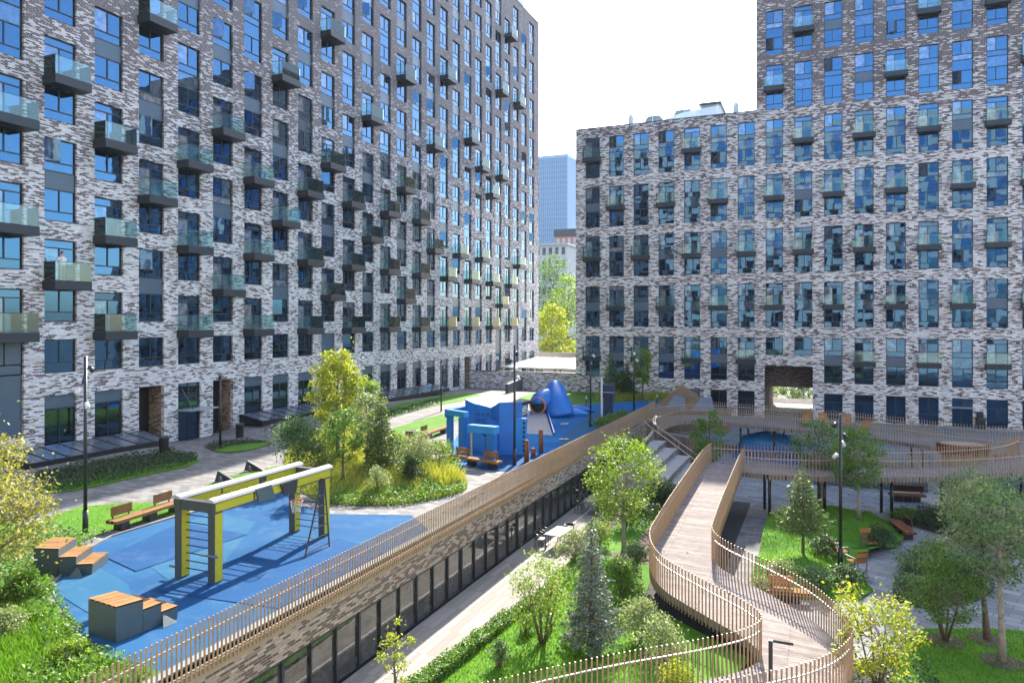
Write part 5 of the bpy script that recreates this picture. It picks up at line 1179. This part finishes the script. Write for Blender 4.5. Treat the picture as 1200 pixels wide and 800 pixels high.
# wooden stumps, spring rod, white mast
for i, (p, h, lab) in enumerate((((617, 541), 1.25, 'reddish wooden play post nearest the slat fence, left of three'), ((634, 531), 1.45, 'tallest reddish wooden play post by the slat fence'), ((625, 535), .5, 'short reddish wooden stump between the two taller play posts'))):
    x, y = gu(*p); t = thing('play_post', lab, 'play post', (x, y, 2.81), 0, 'wooden play posts'); mb = MB(); mb.tube([(0, 0, 0), (0, 0, h)], [.15, .14], 10); mb.build('stump', M['woodred'], t, world=False, smooth=True); mb = MB(); mb.tube([(0, 0, h), (0, 0, h + .02)], [.13, .12], 10); mb.build('cap', M['wood'], t, world=False)
x, y = gu(661, 515); t = thing('spring_toy', 'small steel spring stalk with a pale seat near the foot of the steel slide', 'play toy', (x, y, 2.82)); mb = MB(); mb.tube([(0, 0, 0), (0, 0, .04)], [.35, .35], 14); mb.build('base', M['black'], t, world=False); mb = MB(); mb.tube([(0, 0, .04), (.05, 0, 1.05)], .03, 8); mb.build('stalk', M['steel'], t, world=False); mb = MB(); mb.tube([(-.22, 0, 1.05), (.3, 0, 1.1)], .07, 8); mb.build('seat', M['lightgrey'], t, world=False)
x, y = gu(705, 488); t = thing('play_mast', 'slim white mast with a dark cabinet and cross arm behind the whale slide', 'play mast', (x, y, 2.8)); mb = MB(); mb.tube([(0, 0, 0), (0, 0, 3.4)], .09, 8); mb.build('mast', M['white'], t, world=False); mb = MB(); mb.box(.05, .75, .4, 1.0, 0, 1.6); mb.box(-.1, .9, .3, 1.1, 1.6, 2.7); mb.build('cabinet', M['cabinet'], t, world=False); mb = MB(); mb.bar((-.6, 0, 2.1), (1.1, 0, 2.1), .08, .06); mb.build('arm', M['lightgrey'], t, world=False)
# lower playground below the far footbridge
t = thing('climbing_mound', 'low blue climbing mound under the far footbridge', 'play mound', (*gp(905, 530, 0), 0)); mb = MB(); mb.tube([(-2.6, .5, 0), (-2.2, .5, .35), (-.5, .6, .55), (1.6, .4, .45), (3., .3, .05)], [.3, .9, 1.2, 1.0, .3], 14); mb.build('mound', M['bluepaint2'], t, world=False, smooth=True); mb = MB(); [mb.tube([(-1 + k*.9, -.3, .75), (-1 + k*.9, -.45, .8)], .1, 6) for k in range(3)]; mb.build('hold', M['orange'], t, world=False)
# ================================================================== VEGETATION
def up(p, s=.0): x, y = gu(*p); return (x, y, zm(x, y) + s)
def dn(p, s=.02): x, y = gp(*p, 0); return (x, y, s)
GT = 'trees on the grass mound'; LT = 'trees in the lower garden'
tree('broad_tree', 'large golden leaved tree at the left edge in front of the brick block', 'tree', (-22.9, 12.9, 2.5), 5.5, 4.4, 'gold', 1, .12, .12, 15000, clumps=56, prof='round')
tree('broad_tree', 'tall yellow-green maple rising above the other trees on the mound', 'tree', up((396, 545)), 6.2, 2.9, 'yg', 2, .2, .16, 7000, clumps=52, prof='oval', group=GT)
shrub('broad_shrub', 'big dark green rounded bush at the left side of the mound', up((352, 556)), 3.6, 3.0, 'mid', 3, 6500, .13, group=GT, cat='bush')
tree('slender_tree', 'slender green tree in front of the maple on the mound', 'tree', up((402, 572)), 3.6, 2.0, 'green', 4, .28, .12, 3200, clumps=30, group=GT)
tree('slender_tree', 'pale loose tree between the maple and the dark conifer', 'tree', up((430, 556)), 3.9, 2.2, 'pale', 5, .15, .12, 3800, clumps=34, group=GT)
tree('slender_tree', 'thin light green tree just left of the dark conifer top', 'tree', up((432, 540)), 4.6, 1.7, 'lime', 55, .3, .13, 2200, clumps=26, group=GT)
conifer('pine_tree', 'dark narrow conifer on the mound with a brownish lower half', 'tree', up((447, 562)), 4.3, 2.0, 'pine', 6, 7000, .13, .04, GT, .05, 26)
shrub('shrub', 'feathery pale shrub at the foot of the dark conifer', up((443, 582)), 1.3, 1.3, 'pale', 7, 1500, .08)
shrub('shrub', 'pale green tall shrub at the right end of the mound', up((490, 562)), 2.6, 2.2, 'pale', 8, 3800, .1)
shrub('shrub', 'dark glossy shrub low on the right of the mound', up((482, 574)), 1.5, 1.2, 'dark', 9, 1800, .1)
shrub('shrub', 'small green shrub between the conifer and the pale tall shrub', up((468, 552)), 1.7, 1.6, 'mid', 10, 2000, .1)
shrub('shrub', 'bright yellow-green low bush at the left foot of the mound', up((345, 563)), 1.9, 1.0, 'yg', 11, 1800, .1)
shrub('shrub', 'light green young shrub behind the sunlit bench', up((515, 556)), 2.2, 1.7, 'lime', 12, 2400, .1)
hb = U((372, 588), (395, 594), (470, 594), (540, 580), (548, 572), (530, 566), (460, 583), (400, 583))
scatter('ground_cover', hb, 420, .42, 'green', zm, 21, leafy=.1, label='low green hedge planting along the foot of the grass mound', cat='hedge')
scatter('ornamental_grass', U((490, 570), (530, 558), (545, 566), (520, 576)), 260, .75, 'straw', zm, 22, .022, label='straw coloured ornamental grass at the right end of the mound', cat='grass')
scatter('grass', moundP, 130, .3, 'straw', zm, 23, .02, label='loose yellowish meadow grass covering the mound', cat='grass')
scatter('ground_cover', bedA, 150, .35, 'dark', zd, 24, leafy=.12, label='dark low planting along the glass lightwell cover of the left block', cat='hedge')
scatter('ground_cover', soft(U((243, 523.5), (262, 518), (300, 517), (316, 519), (280, 522), (255, 528))), 120, .25, 'dark', zd, 25, leafy=.1, label='dark low planting inside the oval bed', cat='hedge')
scatter('ground_cover', U((-40, 660), (60, 618), (95, 632), (125, 624), (100, 642), (60, 668), (10, 700)), 200, .45, 'mid', zd, 26, leafy=.1, label='grey green perennials at the foot of the lawn lamp post', cat='hedge')
scatter('ground_cover', U((415, 491), (480, 478), (515, 468), (516, 473), (480, 484), (430, 497)), 90, .35, 'dark', zd, 27, leafy=.13, label='dark planting strip along the far lightwell cover', cat='hedge')
for nm, P, sd in (('grass', lawnC, 31), ('grass', edgeA, 32), ('grass', lawnD, 33)): scatter(nm, P, 120, .09, 'blade', zd, sd, .02, label={31: 'short lawn grass behind the long bench and lamp post', 32: 'short shaded lawn grass edging the dark planting bed', 33: 'short lawn grass strip behind the gym frame'}[sd], cat='grass')
def zss(X, Y): return zs(X, Y) + .03
scatter('grass', [(-24, 8), (-14.2, 8), (-14.2, 12.2), (-16.6, 12.2), (-18.5, 13.0), (-22, 14.3)], 420, .22, 'blade', zss, 34, .018, label='rough grass on the slope in the near left corner', cat='grass')
scatter('ground_cover', [(-14.2, 10.4), (-14.2, 12.3), (-16.6, 12.45), (-18.4, 13.35), (-21, 14.6), (-22.6, 15.5), (-23.4, 14.8), (-20.5, 13.4), (-18, 12.2), (-16.8, 10.6)], 260, .32, 'green', zss, 35, leafy=.1, label='leafy green planting along the front edge of the near blue playground', cat='hedge')
shrub('shrub', 'dry brownish grassy bush on the slope in the near left corner', (-19.7, 12.3, 2.7), 1.3, .8, 'pale', 36, 2200, .07)
shrub('shrub', 'dark green bush under the golden tree at the left edge', (-21.6, 14.0, 2.6), 1.5, 1.2, 'green', 37, 2600, .1)
shrub('shrub', 'leafy bush beside the nearer step boxes by the fence', (-16.6, 12.0, 2.6), 1.3, .8, 'lime', 38, 1500, .09)
# far upper court
FT = 'trees by the right block'
conifer('spruce_tree', 'dark conifer against the right block behind the far playground, left of two', 'tree', (*gu(716, 464), 2.3), 5.4, 3.0, 'mid', 41, 4500, .2, .05, FT)
conifer('spruce_tree', 'darker conifer between the lamp post and the left conifer by the right block', 'tree', (*gu(735, 466), 2.3), 4.4, 2.6, 'dark', 42, 3600, .2, .05, FT)
tree('broad_tree', 'small yellow-green tree right of the lamp post against the right block', 'tree', (*gu(753, 470), 2.4), 6.0, 2.5, 'lime', 43, .3, .2, 2600, clumps=28, group=FT)
shrub('shrub', 'round green bush in front of the conifers by the right block', (*gu(727, 464), 2.4), 2.8, 2.6, 'green', 44, 2200, .16)
for i, (p, lab) in enumerate((((650, 508.), 'a'),)): pass
for i, (x, w, lab) in enumerate(((722, 2.4, 'clipped green bush on the blue surface nearest the fence end'), (707, 2.0, 'clipped green bush on the blue surface, middle of three along the fence'), (694, 1.8, 'clipped green bush on the blue surface nearest the whale slide'))):
    q = (-14.9 - .1*i, 57.6 - 2.6*i); shrub('shrub', lab, (q[0], q[1], 2.8), w*.8, 1.05, 'green', 45 + i, 1300, .12, 2.4)
shrub('shrub', 'grey green shrub row behind the blue play maze beside the brick vent house', (*gu(585, 487), 2.8), 3.4, 1.2, 'pale', 49, 2200, .12, 1.4)
scatter('ornamental_grass', U((700, 463), (790, 464), (790, 468), (700, 470)), 60, .7, 'straw', zd, 50, .04, label='pale tall grass along the foot of the right block', cat='grass')
# lower garden
tree('broad_tree', 'bright yellow-green young tree in the middle of the lower garden beside the ramp', 'tree', (-8.4, 33.0, .3), 5.4, 3.3, 'lime', 60, .28, .13, 6000, 'paleBark', LT, 50)
conifer('spruce_tree', 'silvery blue-green spruce in the middle of the lower garden', 'tree', (-6.95, 23.0, .3), 4.4, 2.1, 'silver', 61, 11000, .1, .03, LT, .1, 26)
tree('multi_stem_tree', 'multi-stem airy tree on the lawn left of the silvery spruce', 'tree', (-8.45, 22.4, .3), 2.9, 2.2, 'lime', 62, .22, .08, 4200, clumps=36, prof='vase', stems=7, group=LT)
shrub('shrub', 'pale loose shrub right of the silvery spruce', (-5.6, 24.2, .25), 2.0, 1.5, 'pale', 63, 3000, .075)
shrub('shrub', 'light green shrub at the foot of the ramp behind the lower fence', (-4.6, 22.7, .1), 1.9, 1.7, 'pale', 64, 2800, .08)
shrub('shrub', 'green bush behind the silvery spruce beside the ramp wall', (-7.1, 27.5, .3), 2.0, 1.6, 'green', 65, 3000, .09)
shrub('shrub', 'dark bush by the ramp below the bright young tree', (-7.2, 30.2, .3), 1.6, 1.4, 'mid', 66, 2200, .09)
shrub('shrub', 'pale feathery bush beside the nearer walkway table', (-10.3, 31.3, .2), 2.3, 1.5, 'pale', 67, 3400, .08)
shrub('shrub', 'bright green bush right of the nearer walkway table', (-9.7, 32.9, .2), 1.6, 1.6, 'lime', 68, 2200, .09)
shrub('shrub', 'dark green bush behind the bright young tree', (-9.2, 37.0, .2), 3.0, 2.2, 'dark', 69, 4000, .11)
shrub('shrub', 'dark green bush against the stairs below the ramp', (-8.2, 41.0, .2), 2.8, 2.0, 'dark', 70, 3800, .11)
shrub('shrub', 'dense dark bush at the head of the walkway by the pavilion end', (-12.3, 47.0, .2), 2.2, 2.4, 'dark', 71, 3400, .12)
shrub('shrub', 'green bush on the planted bank beside the stairs', (-11.9, 50.5, .6), 2.0, 2.2, 'green', 72, 2800, .12)
shrub('shrub', 'small round green shrub on the lawn in front of the multi-stem tree', (-9.2, 22.9, .3), .8, .7, 'green', 73, 900, .07)
shrub('shrub', 'small loose shrub on the lawn nearest the bottom edge', (-9.1, 20.4, .3), .9, .9, 'mid', 74, 800, .08)
shrub('shrub', 'bright yellow-green bush behind the lower fence in the near corner', (-3.6, 20.1, .1), 1.6, 1.55, 'yg', 75, 2000, .085)
tree('sapling', 'yellow-green sapling sticking up at the bottom edge in front of the walkway', 'tree', (-10.9, 17.3, .1), 2.6, 1.0, 'yg', 76, .3, .09, 600, clumps=12)
hg = [(-11.5, 12), (-11.15, 19), (-10.65, 24), (-10.1, 27), (-10.1, 30.5), (-9.6, 30.5), (-9.5, 27), (-10.05, 24), (-10.55, 19), (-10.9, 12)]
def zg2(X, Y): return .02
scatter('hedge', hg, 2300, .58, 'green', zg2, 77, leafy=.085, even=True, label='leafy hedge along the edge of the beige walkway', cat='hedge', kind='stuff')
scatter('grass', [(-10.6, 17), (-10.2, 24), (-9.7, 30), (-7.2, 30), (-6.9, 27.5), (-5.2, 24.2), (-4.5, 21), (-7, 18)], 200, .1, 'blade', lambda x, y: zg(x, y) + .02, 78, .018, label='short sunlit lawn grass around the silvery spruce', cat='grass')
# small tree in front of the far footbridge and right hand gardens
tree('slender_tree', 'slim dark green tree before the far footbridge at the top of the ramp', 'tree', (-6.8, 49.0, 0), 5.2, 2.3, 'green', 80, .3, .14, 3000, clumps=30, group=LT)
conifer('pine_tree', 'pale green pine with a bare reddish trunk on the right lawn', 'tree', dn((941, 659), .35), 4.1, 2.5, 'pine', 81, 7000, .12, .22, LT, -.25, 18)
tree('broad_tree', 'green tree in front of the near footbridge, left of the garden lamp post', 'tree', dn((962, 596), .1), 5.2, 2.9, 'mid', 82, .35, .13, 5200, 'paleBark', LT, 42)
tree('broad_tree', 'green tree on the mound right of the garden lamp post', 'tree', dn((1006, 618), .45), 4.9, 2.9, 'green', 83, .36, .13, 4800, 'paleBark', LT, 40)
tree('broad_tree', 'greyish green tree with a pale trunk on the right front lawn, nearer of two', 'tree', dn((1174, 776), .03), 5.7, 2.7, 'mid', 84, .44, .11, 4200, 'paleBark', LT, 44, 'round')
tree('broad_tree', 'greyish green tree with a darker trunk on the right front lawn, farther of two', 'tree', dn((1157, 750), .03), 5.5, 2.6, 'pale', 85, .42, .11, 4200, 'bark', LT, 46, 'round', lean=(-.4, .3))
tree('broad_tree', 'grey green spreading tree behind the shrub bed, in front of the near footbridge', 'tree', dn((1150, 640), .03), 3.6, 3.8, 'mid', 86, .15, .12, 5200, 'bark', LT, 48, 'vase', stems=5)
tree('multi_stem_tree', 'dense dark multi-stem shrub tree with bare stems on the right front lawn', 'tree', dn((1108, 752), .03), 2.9, 2.3, 'green', 87, .2, .095, 5000, clumps=42, prof='round', stems=7, group=LT)
tree('sapling', 'yellow leaved sapling at the bottom edge in front of the right lawn', 'tree', (1.55, 24.2, .03), 2.9, 2.4, 'yg', 88, .12, .12, 2600, clumps=30, prof='vase', stems=4)
for i, (p, w, h, m_, lab) in enumerate((((1075, 672), 2.4, 1.0, 'mid', 'low blue-green shrub at the left of the round shrub bed'), ((1100, 668), 2.6, 1.3, 'green', 'green shrub in the middle of the round shrub bed'), ((1135, 690), 2.6, 1.2, 'dark', 'dark shrub at the right of the round shrub bed'), ((1072, 700), 2.0, .8, 'mid', 'low shrub at the near left of the round shrub bed'),
        ((1100, 618), 2.6, 1.0, 'dark', 'dark low shrub by the columns behind the spreading tree'), ((1062, 612), 2.0, .7, 'green', 'low green shrub in the strip left of the spreading tree'), ((1150, 612), 3.0, 1.3, 'pale', 'pale shrub under the near footbridge at the right'),
        ((1035, 645), 1.8, 1.0, 'dark', 'dark shrub at the right end of the mound with armchairs'), ((1028, 632), 1.4, .8, 'green', 'green shrub behind the armchair on the mound'), ((965, 655), 1.6, 1.1, 'dark', 'dark shrub behind the pine trunk'), ((990, 688), 2.0, .8, 'dark', 'dark green shrub at the foot of the garden lamp post'),
        ((955, 690), 2.2, .8, 'mid', 'grey green shrub in front of the pine'), ((915, 680), 1.7, .8, 'pale', 'pale shrub between the paved path and the pine'), ((893, 696), 1.3, .7, 'pale', 'pale shrub behind the slat railing next to the bollard'))):
    shrub('shrub', lab, dn(p, .1), w, h, m_, 90 + i, int(900*w), .09)
scatter('grass', lawn2, 160, .09, 'blade', lambda x, y: .03, 110, .018, label='short lawn grass under the two greyish trees', cat='grass')
scatter('grass', lawn1, 130, .1, 'blade', lambda x, y: zl1(x, y) + .02, 111, .02, label='short lawn grass around the pine and the mound', cat='grass')
scatter('ground_cover', bed3, 160, .45, 'mid', lambda x, y: .02, 112, leafy=.1, label='low leafy planting filling the round shrub bed', cat='hedge')
scatter('ground_cover', bed4, 120, .5, 'dark', lambda x, y: .02, 113, leafy=.11, label='dark planting under the near footbridge', cat='hedge')
scatter('ground_cover', bed5, 200, .35, 'dark', lambda x, y: .02, 114, leafy=.09, label='dark low planting around the yellow sapling', cat='hedge')
scatter('ground_cover', L((890, 690), (960, 698), (1005, 700), (1020, 690), (1000, 672), (950, 680), (905, 680)), 220, .35, 'green', lambda x, y: .05, 115, leafy=.09, label='low planting along the near edge of the pine lawn', cat='hedge')
scatter('ground_cover', [(-11.8, 44.8), (-8.2, 44), (-7.4, 38), (-10.8, 37)], 150, .6, 'green', lambda x, y: .1, 116, leafy=.12, label='leafy planting on the bank between walkway and ramp', cat='hedge')
scatter('ground_cover', [(-13.2, 46), (-12.3, 46), (-12.3, 55), (-13.2, 55)], 260, 1.5, 'green', lambda x, y: .6, 117, leafy=.13, label='leafy green planting on the bank left of the stairs', cat='hedge')
for p in ((1174, 776), (1157, 750), (1108, 752)):
    q = gp(*p, 0); sheet('mulch_ring', [(q[0] + .62*math.cos(a*.5), q[1] + .62*math.sin(a*.5)) for a in range(12)], M['mulch'], None, .05)
# beyond the gap and the passage
BT = 'trees beyond the gap'
def far(x, yb, yt, w, Y, nm, lab, m_, sd, n=6500, lf=.42):
    a = fx(x, yb, Y); b = fx(x, yt, Y); z0 = min(a[1], 0); s_ = w/F*(a[0]*-st + Y*ct); tree(nm, lab, 'tree', (a[0], Y, -3.2), b[1] + 3.2, s_, m_, sd, .22, lf, n, clumps=44, prof='round', group=BT)
far(648, 440, 354, 50, 128, 'broad_tree', 'yellow-green tree nearest behind the brick wall in the gap', 'yg', 120)
far(666, 420, 320, 62, 150, 'broad_tree', 'green and gold tree in the middle of the gap, right of the tall green one', 'lime', 121)
far(646, 420, 294, 66, 160, 'broad_tree', 'tall dark green tree in the gap below the glass tower', 'green', 122, 5200)
for i, (x, w, m_, lab) in enumerate(((905, 26, 'lime', 'yellowish tree seen through the passage, left'), (928, 30, 'green', 'dark green tree seen through the passage, middle'), (948, 26, 'mid', 'green tree seen through the passage, right'))):
    a = fx(x, 470, 122); tree('broad_tree', lab, 'tree', (a[0], 122, -3.2), 6.4, 4.2, m_, 130 + i, .1, .3, 2200, clumps=30, prof='round', group='trees beyond the passage')

hz = MB(); hz.box(-330, 330, -40, 420, -1.4, 78); hz = hz.build('haze', M['haze']); hz['kind'] = 'stuff'; hz['label'] = 'pale summer haze over the far blocks'
# ================================================================== LIGHT, SKY, CAMERA
sc = bpy.context.scene
w = bpy.data.worlds.new('World'); sc.world = w; w.use_nodes = True; nt = w.node_tree
sky = nt.nodes.new('ShaderNodeTexSky'); sky.sky_type = 'NISHITA'; sky.sun_disc = False
EL, AZ = R(35), R(-8.8)                                  # azimuth measured from +Y towards +X
sky.sun_elevation = EL; sky.sun_rotation = AZ; sky.altitude = 100; sky.air_density = 1.; sky.dust_density = 1.6; sky.ozone_density = 1.6
nt.links.new(sky.outputs[0], nt.nodes['Background'].inputs[0]); nt.nodes['Background'].inputs[1].default_value = .15
sl = bpy.data.lights.new('sun', 'SUN'); sl.energy = 4.0; sl.angle = R(.5); sl.color = (1, .93, .82)
so = bpy.data.objects.new('sun', sl); C.objects.link(so); so.location = (0, 0, 90)
dv = Vector((math.sin(AZ)*math.cos(EL), math.cos(AZ)*math.cos(EL), math.sin(EL)))
so.rotation_euler = dv.to_track_quat('Z', 'Y').to_euler()
cd = bpy.data.cameras.new('camera'); cam = bpy.data.objects.new('camera', cd); C.objects.link(cam); sc.camera = cam
cam.location = (0, 0, ZC); cam.rotation_euler = (R(90), 0, TH); cd.sensor_width = 36; cd.lens = F/1200*36; cd.shift_y = -24/1200.; cd.clip_end = 4000; cd.clip_start = .1
sc.view_settings.view_transform = 'Standard'; sc.view_settings.look = 'None'; sc.view_settings.gamma = 1; sc.view_settings.exposure = 2.1
sc.cycles.max_bounces = 8; sc.cycles.transparent_max_bounces = 12; sc.cycles.diffuse_bounces = 3; sc.cycles.glossy_bounces = 4
sc.cycles.use_denoising = True; sc.cycles.sample_clamp_indirect = 6
